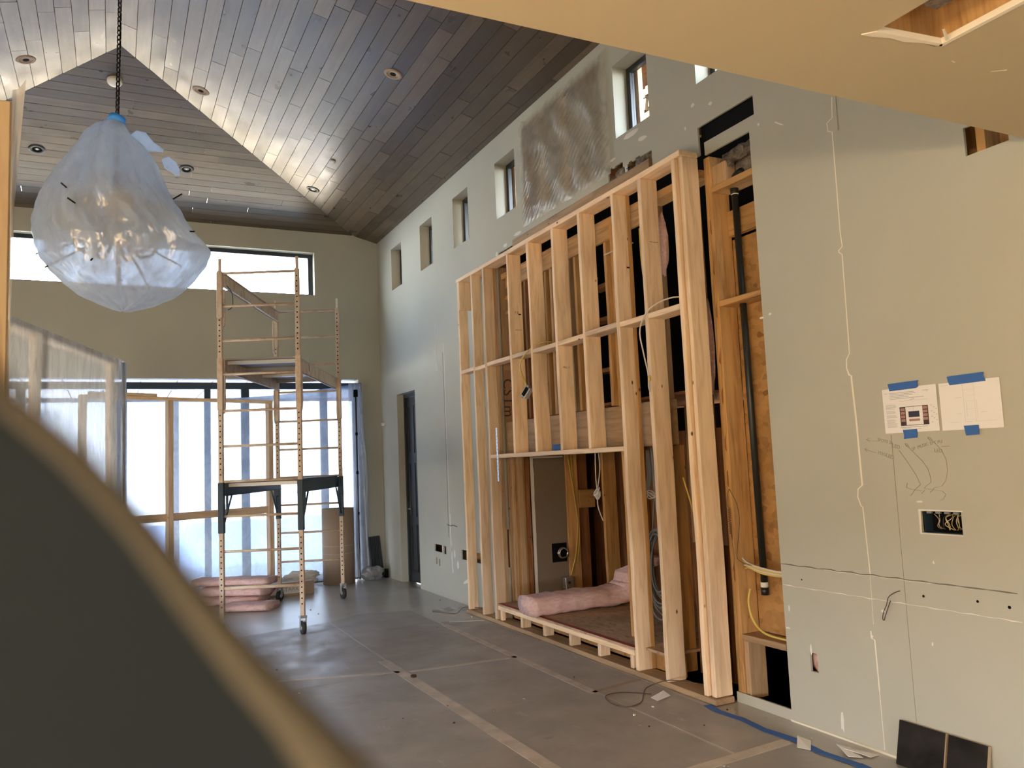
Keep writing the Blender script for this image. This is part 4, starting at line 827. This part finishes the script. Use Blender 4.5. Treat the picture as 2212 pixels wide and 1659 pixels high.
# leaning boards
def lean(y1, y0, lb):
    t = empty('floor_sample_board', (3.335, (y0 + y1) / 2, .002), 0); t.rotation_euler = (0, R(14), 0); tag(t, lb, 'board'); h = (y1 - y0) / 2
    box('face', -.006, 0, -h, h, 0, .20, M_panel, t); box('core', 0, .014, -h, h, 0, .20, M_tan, t); box('edge_band', -.004, .012, -h - .004, -h, 0, .20, M_tan, t)
lean(2.812, 2.572, 'black flooring sample leaning on the right wall, left one of two'); lean(2.556, 2.372, 'black flooring sample leaning on the right wall, right one of two')
# tape roll on the header plate
tr = empty('tape_roll', (3.27, 5.80, 1.6065)); tag(tr, 'roll of blue tape lying on the header plate of the opening', 'tape')
lathe('tape_winding', [(.040, -.024), (.053, -.024), (.053, .024), (.040, .024), (.040, -.024)], M_blue, tr, 28); lathe('core', [(.037, -.024), (.040, -.024), (.040, .024), (.037, .024), (.037, -.024)], M_cardb, tr, 28)

# ------------------------------------------------------------------ film over the high opening
of2 = empty('high_opening', (XW, 5.78, 3.7)); tag(of2, kind='structure'); of2.name = 'window_8'
for q in ((.014, .30, -.69, -.68, 0, .9), (.014, .30, .68, .69, 0, .9), (.014, .30, -.68, .68, -.01, 0), (.014, .30, -.68, .68, .9, .91)): box('opening_side', *q, M_dark, of2)
box('opening_back', .12, .13, -.7, .7, -.02, .92, M_back, of2)
for y in (-.06, .33): box('batten', .02, .05, y - .02, y + .02, 0, .9, M_beam, of2)
def film(name, fn, nu, nv, m, label, cat, parent=None, th=0):
    vs, fs_ = [], []
    for j in range(nv + 1):
        for i in range(nu + 1): vs.append(fn(i / nu, j / nv))
    for j in range(nv):
        for i in range(nu): a = j * (nu + 1) + i; fs_.append((a, a + 1, a + nu + 2, a + nu + 1))
    o = pyd(name, vs, fs_, m, parent, True, False)
    if label: tag(o, label, cat)
    return o
def wf1(u, v):
    y = 6.50 - 1.50 * u; z = 3.655 + .985 * v + .012 * math.sin(u * 40) * (1 if v > .9 else .2)
    e = min(u, 1 - u, v, 1 - v); ee = min(1, e / .12)
    q = y * .8 + (z - 3.6) * 1.1; d = .014 + ee * (.010 * math.sin(q * 95 + 5 * noise.noise(Vector((y * 3, z * 3, 0)))) * max(0, noise.noise(Vector((y * 4, z * 4, 7))) + .35) + .012 + .010 * math.sin((u * 26 + v * 9 + 2 * noise.noise(Vector((u * 3, v * 3, 0))))) * (.4 + noise.noise(Vector((u * 2.5, v * 2.5, 4)))) + .012 * noise.noise(Vector((u * 9, v * 5, 2))))
    return (XW - d, y, z)
film('window_film', wf1, 240, 130, M_clear, 'crinkled clear plastic film taped over the high opening above the stud wall', 'plastic sheet')

# ------------------------------------------------------------------ passage door in the right wall
d2 = empty('door_2', (XW, 10.0275, 0)); tag(d2, kind='structure')
for q in ((.014, .17, -.374, -.3625, 0, 2.475), (.014, .17, .3625, .374, 0, 2.475), (.014, .17, -.3625, .3625, 2.465, 2.476)): box('reveal', *q, M_wall, d2)
for q in ((.09, .17, -.3625, -.32, 0, 2.465), (.09, .17, .32, .3625, 0, 2.465), (.09, .17, -.32, .32, 2.42, 2.465)): box('jamb', *q, M_door, d2)
lf = box('door_leaf', .12, .16, -.318, .318, .01, 2.415, M_door, d2)
for z0, z1 in ((.15, .75), (.85, 1.55), (1.68, 2.3)):
    for y0, y1 in ((-.25, -.04), (.04, .25)):
        for q in ((.112, .12, y0, y1, z0, z0 + .018), (.112, .12, y0, y1, z1 - .018, z1), (.112, .12, y0, y0 + .018, z0, z1), (.112, .12, y1 - .018, y1, z0, z1)): box('panel_moulding', *q, M_door, d2)
hd = box('handle_plate', .112, .12, .262, .292, .86, 1.02, M_chrome, d2); cyl('handle_stem', (.10, .277, .95), .008, .04, M_chrome, d2, 'X', 12); cyl('handle_lever', (.085, .23, .95), .007, .10, M_chrome, d2, 'Y', 12)

# ------------------------------------------------------------------ dust partitions at the sliding door
def fold(u, v, s, a): return a * noise.noise(Vector((u * 7 + s, v * 2.2, s))) + a * .6 * noise.noise(Vector((u * 19 + s, v * 4, s)))
pa = empty('dust_screen', (-.28, 6.3, 0)); pa.rotation_euler = (0, 0, 0)
tag(pa, 'plastic-sheeted temporary timber screen at the left, nearest the camera', 'dust screen')
A0, A1 = Vector((-.85, 4.42)), Vector((0.0, 7.14))
dA = (A1 - A0).normalized(); nA = Vector((dA.y, -dA.x)); angA = math.atan2(dA.y, dA.x)
def pl(o, p2, ang): o.rotation_euler = (0, 0, ang); o.location = (p2.x, p2.y, 0); return o
pa.location = (A0.x, A0.y, 0); pa.rotation_euler = (0, 0, angA); LA = (A1 - A0).length
member('top_rail', 0, LA, -.02, .06, 2.40, 2.438, M_new, pa); member('bottom_rail', 0, LA, -.02, .06, 0, .038, M_new, pa)
for t in (.05, 1.42, 2.05 * 0 + LA - .05): member('post', t - .045, t + .045, .0, .038, .038, 2.40, M_new, pa, .004, .004)
member('loose_block', LA - .62, LA - .50, 0, .05, 2.438, 2.47, M_new, pa)
def fa(u, v):
    x = (LA + .06) * u; z = .01 + 2.44 * v; e = 1 if u < .93 else 1 + (u - .93) * 22
    return (x, -.035 - abs(fold(u, v, 3, .012)) * e - .014 * max(0, math.sin(u * 240)) * (1 if u > .93 else 0), z)
film('plastic_sheet', fa, 150, 40, M_fray, None, None, pa)
for k in range(6): tube('gathered_fold', [(LA + .02 + .012 * k, -.05 - .01 * (k % 2), 2.43), (LA + .03 + .008 * k, -.055, 1.6), (LA + .0 + .012 * k, -.05, .9), (LA + .02 + .01 * k, -.05, .02)], .006, M_fray, pa)
pb = empty('dust_screen', (0, 0, 0)); tag(pb, 'timber frame screen with milky plastic in front of the bright sliding door', 'dust screen')
B0, B1 = Vector((-.35, 10.10)), Vector((1.86, 11.0)); dB = (B1 - B0).normalized(); angB = math.atan2(dB.y, dB.x); LB = (B1 - B0).length
pb.location = (B0.x, B0.y, 0); pb.rotation_euler = (0, 0, angB)
member('top_rail', 0, LB, -.05, .04, 2.41, 2.448, M_new, pb); member('mid_rail', 0, LB, -.0, .04, .98, 1.07, M_new, pb); member('bottom_rail', 0, LB, -.05, .04, 0, .038, M_new, pb)
for t in (.02, 1.0, LB - .045): member('post', t - .02, t + .045, -.045, .04, .038, 2.41, M_new, pb, .004, .004)
member('loose_block', .1, .85, -.04, .04, 2.449, 2.487, M_new, pb, .003, .0)
def fc(u, v):
    x = -3.0 + 6.10 * u; top = (2.50 + .20 * max(0, (x - .3) / 2.8) - .09 * math.sin(max(0, (x - .3) / 2.8) * math.pi)); z = .03 + (top - .03) * v
    a = math.atan2(3.08 - x, 2.72 - z + .02); r = math.hypot(3.08 - x, 2.72 - z)
    f = .022 * math.sin(a * 34 + 2 * noise.noise(Vector((a * 6, r, 1)))) * math.exp(-r * .4) + .02 * noise.noise(Vector((x * 2.5, z * 1.2, 3))) + .008 * math.sin(z * 22 + x * 2) * (1 if z > 1.6 else 0) * noise.noise(Vector((x * 2, z, 8))); return (x, 11.07 - .01 + f * min(1, 6 * (1 - u)), z)
film('door_film', fc, 260, 90, M_film, 'milky plastic sheet with radiating folds hung over the sliding door', 'plastic sheet')
def fd(u, v):
    z = .05 + 2.63 * v; x = 2.90 + .20 * u + .05 * (1 - v) * math.sin(u * 9); return (x + .03 * noise.noise(Vector((v * 3, 2, 0))), 10.98 - .05 * math.sin(u * 25 + v * 3) * (.3 + .7 * (1 - v)) - .05 * (1 - v), z)
film('hanging_film', fd, 50, 50, M_fray, 'loose plastic strip hanging down the right jamb of the sliding door', 'plastic sheet')
zp = empty('zipper_pole', (2.985, 10.93, 0)); tag(zp, 'dark slim pole beside the right jamb of the sliding door', 'pole'); cyl('tube', (0, 0, 1.27), .011, 2.5, M_tin, zp)
for z in (.9, 1.45, 1.98): cyl('clip', (0, 0, z), .017, .04, M_black, zp)
cyl('head', (0, 0, 2.54), .03, .10, M_black, zp)
o = lump('plastic_bundle', (3.12, 10.80, .10), (.14, .10, .10), M_fray, None, 2, .30, 4); tag(o, 'crumpled clear plastic bundle on the floor at the foot of the right jamb', 'plastic sheet')
o = lump('plastic_bundle', (2.18, 10.90, .12), (.22, .09, .09), M_smoke, None, 5, .45, 4); tag(o, 'white crumpled plastic on the floor left of the kraft roll', 'plastic sheet')
kb = empty('kraft_roll', (2.69, 10.90, 0)); tag(kb, 'tall upright roll of kraft floor board beside the sliding door', 'roll')
lathe('wound_board', [(0, 0), (.205, 0), (.205, .99), (.19, .99), (.188, .96), (0, .96)], M_cardb, kb, 40); box('loose_edge', .198, .212, -.05, .005, .0, .99, M_cardb, kb)
for z in (.4, .5): lathe('seam', [(.2055, z), (.207, z + .002), (.2055, z + .004)], M_tape, kb, 40)
# slatted dark panel against the far wall
dp = empty('slatted_panel', (3.27, 11.0, 0)); dp.rotation_euler = (R(-9), R(-3), 0); tag(dp, 'narrow black grooved panel leaning in the far right corner', 'panel')
box('backing', -.085, .085, .012, .02, 0, .57, M_door, dp)
for k in range(6): box('slat', -.083 + .0285 * k, -.062 + .0285 * k, 0, .012, 0, .57, M_door, dp, .002)
o = box('corner_block', 3.34, 3.385, 10.93, 10.97, 0, .12, M_black, None); tag(o, 'small black block on the floor beside the slatted panel', 'block')

# insulation and box near the scaffold
batt('insulation_batt', [(.90, 10.40, .21), (1.3, 10.12, .215), (1.66, 9.86, .215)], .32, .085, 'pink insulation batt on top of the stack behind the scaffold', 8, (.58, .81, 0), 26, None, .205)
batt('insulation_batt', [(.98, 10.28, .105), (1.3, 10.05, .105), (1.60, 9.84, .105)], .32, .10, 'pink insulation batt in the middle of the stack behind the scaffold', 18, (.58, .81, 0), 22, None, .10)
batt('insulation_batt', [(.90, 10.30, .0), (1.25, 10.08, .0), (1.56, 9.87, .0)], .32, .10, 'dusty pink insulation batt at the bottom of the stack behind the scaffold', 28, (.58, .81, 0), 22, None, .0)
batt('insulation_batt', [(1.14, 9.66, .0), (1.36, 9.52, .0), (1.58, 9.40, .0)], .34, .085, 'single pink insulation batt lying on the floor in front of the stack', 38, (.6, .8, 0), 24, None, .0)
lbx = empty('long_carton', (1.80, 10.22, 0)); lbx.rotation_euler = (0, 0, R(3)); tag(lbx, 'long flat carton with red stripe and grey lettering behind the scaffold', 'carton')
box('carton_body', -.32, .42, 0, .14, 0, .16, M_cardb, lbx, .003); box('white_label', -.30, .30, -.001, 0, .03, .13, M_smoke, lbx); pyd('red_stripe', [(-.30, -.002, .03), (-.12, -.002, .03), (-.02, -.002, .13), (-.30, -.002, .13), (-.30, -.001, .03), (-.12, -.001, .03), (-.02, -.001, .13), (-.30, -.001, .13)], box_vf(0, 1, 0, 1, 0, 1)[1], M_red, lbx)
tx = text('carton_lettering', 'STARK', .07, (.13, -.002, .08), studrot(), M_ink, lbx, .0005)

# ------------------------------------------------------------------ scaffold
sc = empty('rolling_scaffold', (1.577, 7.78, 0), R(-24.73)); tag(sc, 'worn orange steel rolling scaffold tower two levels high on casters', 'scaffold')
PX, PY = -.74, 2.015
def post(x, y, k):
    ptop = 3.455
    t = box('post', x - .021, x + .021, y - .021, y + .021, .17, ptop, M_steel, sc, .004)
    box('spigot', x - .013, x + .013, y - .013, y + .013, ptop, ptop + .12, M_steel if k != 3 else M_smoke, sc, .003)
    vs, fs_ = [], []; n = 0; z = .28
    while z < 3.42:
        if not (.93 < z < 1.45 or 2.10 < z < 2.62):
            b = len(vs)
            for q in range(8): a = 2 * math.pi * q / 8; vs.append((x + .0075 * math.cos(a), y - .0222, z + .0075 * math.sin(a)))
            fs_.append(tuple(range(b, b + 8)))
        z += .0508
    o = pyd('pin_hole', vs, fs_, M_black, sc); o['kind'] = 'stuff'
    # caster
    cy = empty('caster', (x, y, 0)); cy.parent = sc; cy.rotation_euler = (0, 0, (.5, .2, -.3, .6)[k])
    cyl('wheel', (0, 0, .062), .062, .032, M_rubber, cy, 'X', 26); cyl('hub', (0, 0, .062), .022, .045, M_galv, cy, 'X', 14)
    box('fork', -.030, -.024, -.018, .018, .055, .150, M_galv, cy); box('fork', .024, .030, -.018, .018, .055, .150, M_galv, cy); box('fork_crown', -.034, .034, -.026, .026, .148, .172, M_galv, cy, .004)
    box('brake_lever', -.012, .012, -.075, -.026, .12, .132, M_galv, cy, .003)
for k, (x, y) in enumerate([(0, 0), (PX, 0), (PX, PY), (0, PY)]): post(x, y, k)
for y in (0, PY):
    for z in (.45, .785, 1.11, 1.435, 1.765, 2.10, 2.45, 2.775, 3.11, 3.43): cyl('rung', (PX / 2, y, z), .0125, abs(PX) - .04, M_steel, sc, 'X', 10)
cyl('rung', (PX / 2, 0, .45), .0165, abs(PX) - .04, M_steel, sc, 'X', 10)
def beam(x, z0, z1, m, nm='side_beam'):
    s = -1 if x > -.3 else 1
    box(nm, x + s * .024, x + s * .034, .02, PY - .02, z0, z1, m, sc); box('beam_flange', x + s * .024 - (.0 if s > 0 else .03), x + s * .024 + (.03 if s > 0 else 0), .02, PY - .02, z1 - .006, z1, m, sc); box('beam_flange', x + s * .024 - (.0 if s > 0 else .03), x + s * .024 + (.03 if s > 0 else 0), .02, PY - .02, z0, z0 + .006, m, sc)
def loop(x, y, zt, m):
    s = 1 if y < 1 else -1
    tube('bracket_loop', [(x, y + s * .12, zt), (x, y + s * .12, zt - .15), (x, y + s * .12, zt - .30), (x, y + s * .10, zt - .37), (x, y + s * .05, zt - .385), (x, y + s * .02, zt - .37)], .010, m, sc)
for x in (0, PX): beam(x, 2.47, 2.60, M_steel)
beam(PX, 3.30, 3.43, M_steel)
for y in (0, PY):
    for x in (0, PX):
        loop(x, y, 2.47, M_steel); box('sleeve', x - .026, x + .026, y - .026, y + .026, 2.11, 2.605, M_steel, sc, .004)
        box('sleeve', x - .027, x + .027, y - .027, y + .027, .955, 1.425, M_navy, sc, .004)
        s = 1 if y < 1 else -1
        tube('diagonal_brace', [(x, y + s * .30, 1.30), (x, y + s * .03, .99)], .009, M_navy, sc, smoothc=False); tube('hook', [(x, y + s * .04, 1.22), (x, y + s * .09, 1.22), (x, y + s * .09, 1.10), (x, y + s * .04, 1.08)], .007, M_navy, sc, smoothc=False)
        box('locking_plate', x - .008, x + .008, y + s * .16 - .012, y + s * .16 + .012, 1.14, 1.31, M_navy, sc)
    loop(PX, y, 3.30, M_steel); box('sleeve', PX - .026, PX + .026, y - .026, y + .026, 3.0, 3.44, M_steel, sc, .004)
for x in (0, PX): beam(x, 1.30, 1.42, M_navy)
def deck(z, m):
    box('deck_board', PX + .03, -.03, .03, PY - .03, z - .016, z, m, sc)
    for k in range(4): y = .12 + k * .59; box('deck_bearer', PX + .035, -.035, y - .02, y + .02, z - .05, z - .017, M_ply if k % 2 else M_galv, sc)
deck(2.606, M_ply); deck(1.432, M_navy)
for x, y in ((PX, 0),): tube('tie_wire', [(x + .05, y + .05, 3.32), (x + .09, y + .08, 3.25), (x + .10, y + .06, 3.12), (x + .06, y + .05, 3.08)], .004, M_navy, sc)
for y, x in ((.55, -.02),): cyl('lock_pin', (x, y, 2.585), .006, .14, M_galv, sc)

# ------------------------------------------------------------------ chandelier under its plastic bag
CX, CY = .006, 4.5
ch = empty('chandelier', (CX, CY, 3.35)); tag(ch, 'chandelier on a black chain, wrapped inside the plastic bag', 'chandelier')
def chain_link(z, k):
    L_, r_, w_ = .030, .0035, .010
    pts = [(w_ * math.cos(a), 0, w_ * math.sin(a) + (L_ / 2 - w_) * (1 if math.sin(a) >= 0 else -1)) for a in [j * math.pi / 6 + .001 for j in range(12)]]
    o = tube('chain_link', pts, r_, M_chain, ch, True, 2, False); o.location = (z * (XR - CX) / 2.2, 0, z); o.rotation_euler = (0, 0, R(45) + (R(90) if k % 2 else 0)); return o
link0 = None
for k in range(86):
    z = .02 + k * .0255
    if link0 is None: link0 = chain_link(z, k)
    else:
        o = link0.copy(); COL.objects.link(o); o.location = (z * (XR - CX) / 2.2, 0, z); o.rotation_euler = (0, 0, R(45) + (R(90) if k % 2 else 0))
cyl('ceiling_canopy', (XR - CX, 0, 2.2), .06, .05, M_chain, ch); tube('top_ring', [(.022 * math.cos(a) - .006, 0, .022 * math.sin(a) + .01) for a in [j * math.pi / 5 for j in range(10)]], .004, M_chain, ch, True)
tube('power_cord', [(.0, .006, .0), (.01, .006, .4), (.012, .006, 1.2), (.034, .006, 2.19)], .002, M_chain, ch)
cyl('stem', (0, 0, -.30), .012, .6, M_chain, ch); lathe('hub', [(0, -.66), (.05, -.64), (.07, -.58), (.05, -.52), (.02, -.50), (0, -.50)], M_chain, ch)
M_amber = mat('amber_glass', (.55, .34, .15), .2); 
for k in range(7):
    a = 2 * math.pi * k / 7 + .3; c, s = math.cos(a), math.sin(a)
    tube('arm', [(0, 0, -.58), (.10 * c, .10 * s, -.70), (.18 * c, .18 * s, -.68), (.20 * c, .20 * s, -.60)], .008, M_chain, ch)
    lathe('shade', [(.02, 0), (.06, .03), (.075, .09), (.06, .13)], M_amber if k % 2 else M_ply, ch, 16, (.20 * c, .20 * s, -.60))
random.seed(11)
for k in range(18):
    a = random.uniform(0, 6.28); e = random.uniform(-.75, .6); r0, r1 = .12, .405 * (1 if e < 0 else .9)
    d = Vector((math.cos(a) * math.cos(e), math.sin(a) * math.cos(e), math.sin(e)))
    tube('spoke', [tuple(d * r0 + Vector((0, 0, -.58))), tuple(d * r1 + Vector((0, 0, -.56)))], .004, M_chain, ch, smoothc=False)
# bag: profile (height, left, right, depth)
prof = [(0.0, .010, .010), (-.02, .055, .035), (-.05, .11, .045), (-.09, .15, .07), (-.14, .175, .13), (-.22, .22, .185), (-.32, .285, .225), (-.40, .33, .26), (-.48, .36, .305), (-.56, .375, .355), (-.63, .378, .405), (-.69, .365, .452), (-.75, .34, .43), (-.82, .30, .385), (-.88, .24, .33), (-.93, .17, .27), (-.97, .09, .19), (-1.0, .02, .10), (-1.01, -.02, .04)]
prof = [(a, b * 1.0, c) for a, b, c in prof]
bg = empty('chandelier_bag', (CX, CY, 3.36)); tag(bg, 'frosted plastic bag tied with blue tape around the chandelier', 'plastic bag')
vs, fs_ = [], []; m = 176
fine = []
for i in range(len(prof) - 1):
    for j in range(6): t = j / 6; fine.append(tuple(prof[i][q] * (1 - t) + prof[i + 1][q] * t for q in range(3)))
fine.append(prof[-1])
for i, (z, l, r) in enumerate(fine):
    c = (r - l) / 2; h = max(.008, (l + r) / 2)
    for k in range(m):
        a = 2 * math.pi * k / m; x = math.cos(a); y = math.sin(a)
        e = 1 + .06 * math.sin(a * 9 + z * 5) * min(1, -z * 4) * abs(y) + .09 * noise.noise(Vector((x * 2.2, y * 2.2, z * 5))) * abs(y) + .035 * noise.noise(Vector((x * 7, y * 7, z * 13))) + .10 * (abs(noise.noise(Vector((x * 5 + z, y * 5, z * 2.2)))) - .2) + .07 * (abs(noise.noise(Vector((x * 11, y * 11, z * 5 + 5)))) - .2) + .09 * (abs(noise.noise(Vector((x * 4, y * 4 + z * 6, z * 7 + 9)))) - .2)
        vs.append(Vector((c + h * x * (1 + .02 * noise.noise(Vector((z * 22, x * 2, 1)))), h * .86 * y * e, z + .012 * noise.noise(Vector((x * 5, y * 5, z * 9))) * min(1, -z * 5))))
q = Matrix.Rotation(R(-26.2) * 0, 3, 'Z')
nr = len(fine)
for i in range(nr - 1):
    for k in range(m): k2 = (k + 1) % m; fs_.append((i * m + k, i * m + k2, (i + 1) * m + k2, (i + 1) * m + k))
fs_.append(tuple(range((nr - 1) * m, nr * m)))
rotb = Matrix.Rotation(R(0.2), 3, 'Z')
o = pyd('bag_skin', [rotb @ v for v in vs], fs_, M_bag, bg, True)
tp = lathe('blue_tape_wrap', [(.030, -.012), (.046, -.004), (.038, .028), (.020, .030)], M_blueb, bg, 18, (-.004, 0, -.015), (0, R(18), 0))
for pts in ([(.05, .0, -.09), (.09, 0, -.05), (.135, 0, -.055), (.17, .0, -.10), (.222, 0, -.135), (.22, 0, -.15), (.17, 0, -.152), (.12, 0, -.16)], [(.21, 0, -.19), (.245, 0, -.17), (.285, 0, -.20), (.30, 0, -.24), (.302, 0, -.265), (.28, 0, -.27), (.25, 0, -.25), (.225, 0, -.235)]):
    o = slab_poly('bag_handle', [(p[0], p[2]) for p in pts], lambda u, v_, w: (u, w, v_), -.006, .006, M_bag, bg); bevel(o, .003)

# ------------------------------------------------------------------ foreground: pole at the left edge, case flap before the lens
po = empty('dust_pole', (-.251, 2.02, 0), 0); tag(po, 'upright timber post wrapped with plastic at the left edge of the picture', 'post')

# exterior
gr = box('ground', -40, 40, YF + .3, 29, -.15, -.05, M_patio, None, 0, False); tag(gr, kind='structure')
gr2 = box('ground', -60, XL - .2, -40, YF + .3, -.15, -.05, M_ground, None, 0, False); tag(gr2, kind='structure')
gr3 = box('ground', -60, 60, -40, -5.2, -.15, -.05, M_ground, None, 0, False); tag(gr3, kind='structure')
gr4 = box('ground', XW + 1.3, 40, -5.2, YF + .3, -.15, -.05, M_ground, None, 0, False); tag(gr4, kind='structure')
pr2 = empty('patio_roof', (0, YF + .24, 2.83)); tag(pr2, kind='structure')
box('roof_slab', -4, 5.5, 1.45, 3.6, .03, .25, M_roofing, pr2); box('roof_flashing', -4, 5.5, .0, 1.45, .03, .25, M_tin, pr2)  # unseen top: pale to bounce sun onto ceiling, dark strip added to limit it
for k in range(20): box('soffit_board', -3.9 + .47 * k, -3.45 + .47 * k, .0, 3.6, .0, .03, M_soft, pr2)
box('fascia', -4, 5.5, 3.6, 3.66, -.05, .25, M_soft, pr2)
for x in (-3.8, .9, 5.3): box('patio_post', x - .08, x + .08, 3.4, 3.55, -2.88, 0, M_soft, pr2)
st = empty('stone_wall', (5.2, 8.5, 4.6)); tag(st, kind='structure'); box('mortar_core', .06, .3, -3, 3.2, -4.6, 2.4, M_mortar, st)
random.seed(5)
z = 0.0
while z < 2.3:
    hgt = random.uniform(.10, .22); y = -3 + random.uniform(-.1, 0)
    while y < 3.1:
        w = random.uniform(.16, .42); g = .012
        pts = [(y + g + random.uniform(0, .03), z + g), (y + w * .5, z + g + random.uniform(-.01, .015)), (y + w - g, z + g + random.uniform(0, .02)), (y + w - g - random.uniform(0, .03), z + hgt - g), (y + w * .4, z + hgt - g + random.uniform(-.02, .01)), (y + g, z + hgt - g - random.uniform(0, .02))]
        cz, cyy = z + hgt / 2, y + w / 2
        o = slab_poly('stone', [(a - cyy, b - cz) for a, b in pts], lambda u, v_, w_: (w_, u, v_), -random.uniform(0, .03), .08, M_stone, st); o.location = (0, cyy, cz)
        y += w
    z += hgt
# dust pole parts
RP = Matrix.Rotation(0, 3, 'Z')
member('post', -.045, .045, -.02, .02, 0.0, 2.335, M_pole, po, .003, .0)
def fp(u, v):
    z = 1.0 + 1.36 * v; w = .006 + .022 * max(0, v - .8) * 5
    return (.046 + w * u, -.02 + .02 * math.sin(v * 14 + u * 3) * u, z + .02 * u)
film('plastic_wrap', fp, 8, 60, M_fray, None, None, po)
# case flap
fp_o = [(-0.0258, 0.1053, 1.5330), (-0.0108, 0.0995, 1.5097), (-0.0042, 0.0969, 1.5036), (0.0023, 0.0946, 1.4956), (0.0081, 0.0926, 1.4873), (0.0138, 0.0906, 1.4798), (0.0190, 0.0887, 1.4738), (0.0232, 0.0872, 1.4688), (0.0287, 0.0852, 1.4617), (0.0330, 0.0838, 1.450)]
fp_i = [(-0.0275, 0.1060, 1.5300), (-0.0108, 0.0998, 1.5076), (-0.0051, 0.0975, 1.5020), (0.0010, 0.0953, 1.4944), (0.0063, 0.0936, 1.4860), (0.0111, 0.0921, 1.4785), (0.0151, 0.0907, 1.4730), (0.0173, 0.0900, 1.4690), (0.0205, 0.0888, 1.4615), (0.0240, 0.0878, 1.450)]
cf = empty('case_flap', (0, .095, 1.48)); tag(cf, 'blurred dark blue rounded case flap with a beige edge at the lower left', 'case flap')
O_ = Vector((0, .095, 1.48)); fwd = Vector((.4407, .8925, .0964))
n = len(fp_o)
far = [(-.095, .125, 1.545), (-.095, .125, 1.43)]
bodyp = [Vector(p) for p in fp_i] + [Vector(far[1]), Vector(far[0])]
vs = [p - O_ for p in bodyp] + [p - O_ + fwd * .004 for p in bodyp]; k = len(bodyp)
pyd('flap_body', vs, [tuple(range(k)), tuple(range(2 * k - 1, k - 1, -1))] + [(i, (i + 1) % k, k + (i + 1) % k, k + i) for i in range(k)], M_case, cf)
vs, fs_ = [], []
for a, b in zip(fp_i, fp_o):
    a, b = Vector(a) - O_, Vector(b) - O_; mid = a.lerp(b, .5) - fwd * .0008
    vs += [a, mid, b, b + fwd * .003, a + fwd * .004]
for i in range(n - 1):
    for q_ in range(5): fs_.append((5 * i + q_, 5 * i + (q_ + 1) % 5, 5 * i + 5 + (q_ + 1) % 5, 5 * i + 5 + q_))
fs_ += [(0, 1, 2, 3, 4), tuple(range(5 * n - 5, 5 * n))]
pyd('edge_band', vs, fs_, M_caseedge, cf, True)
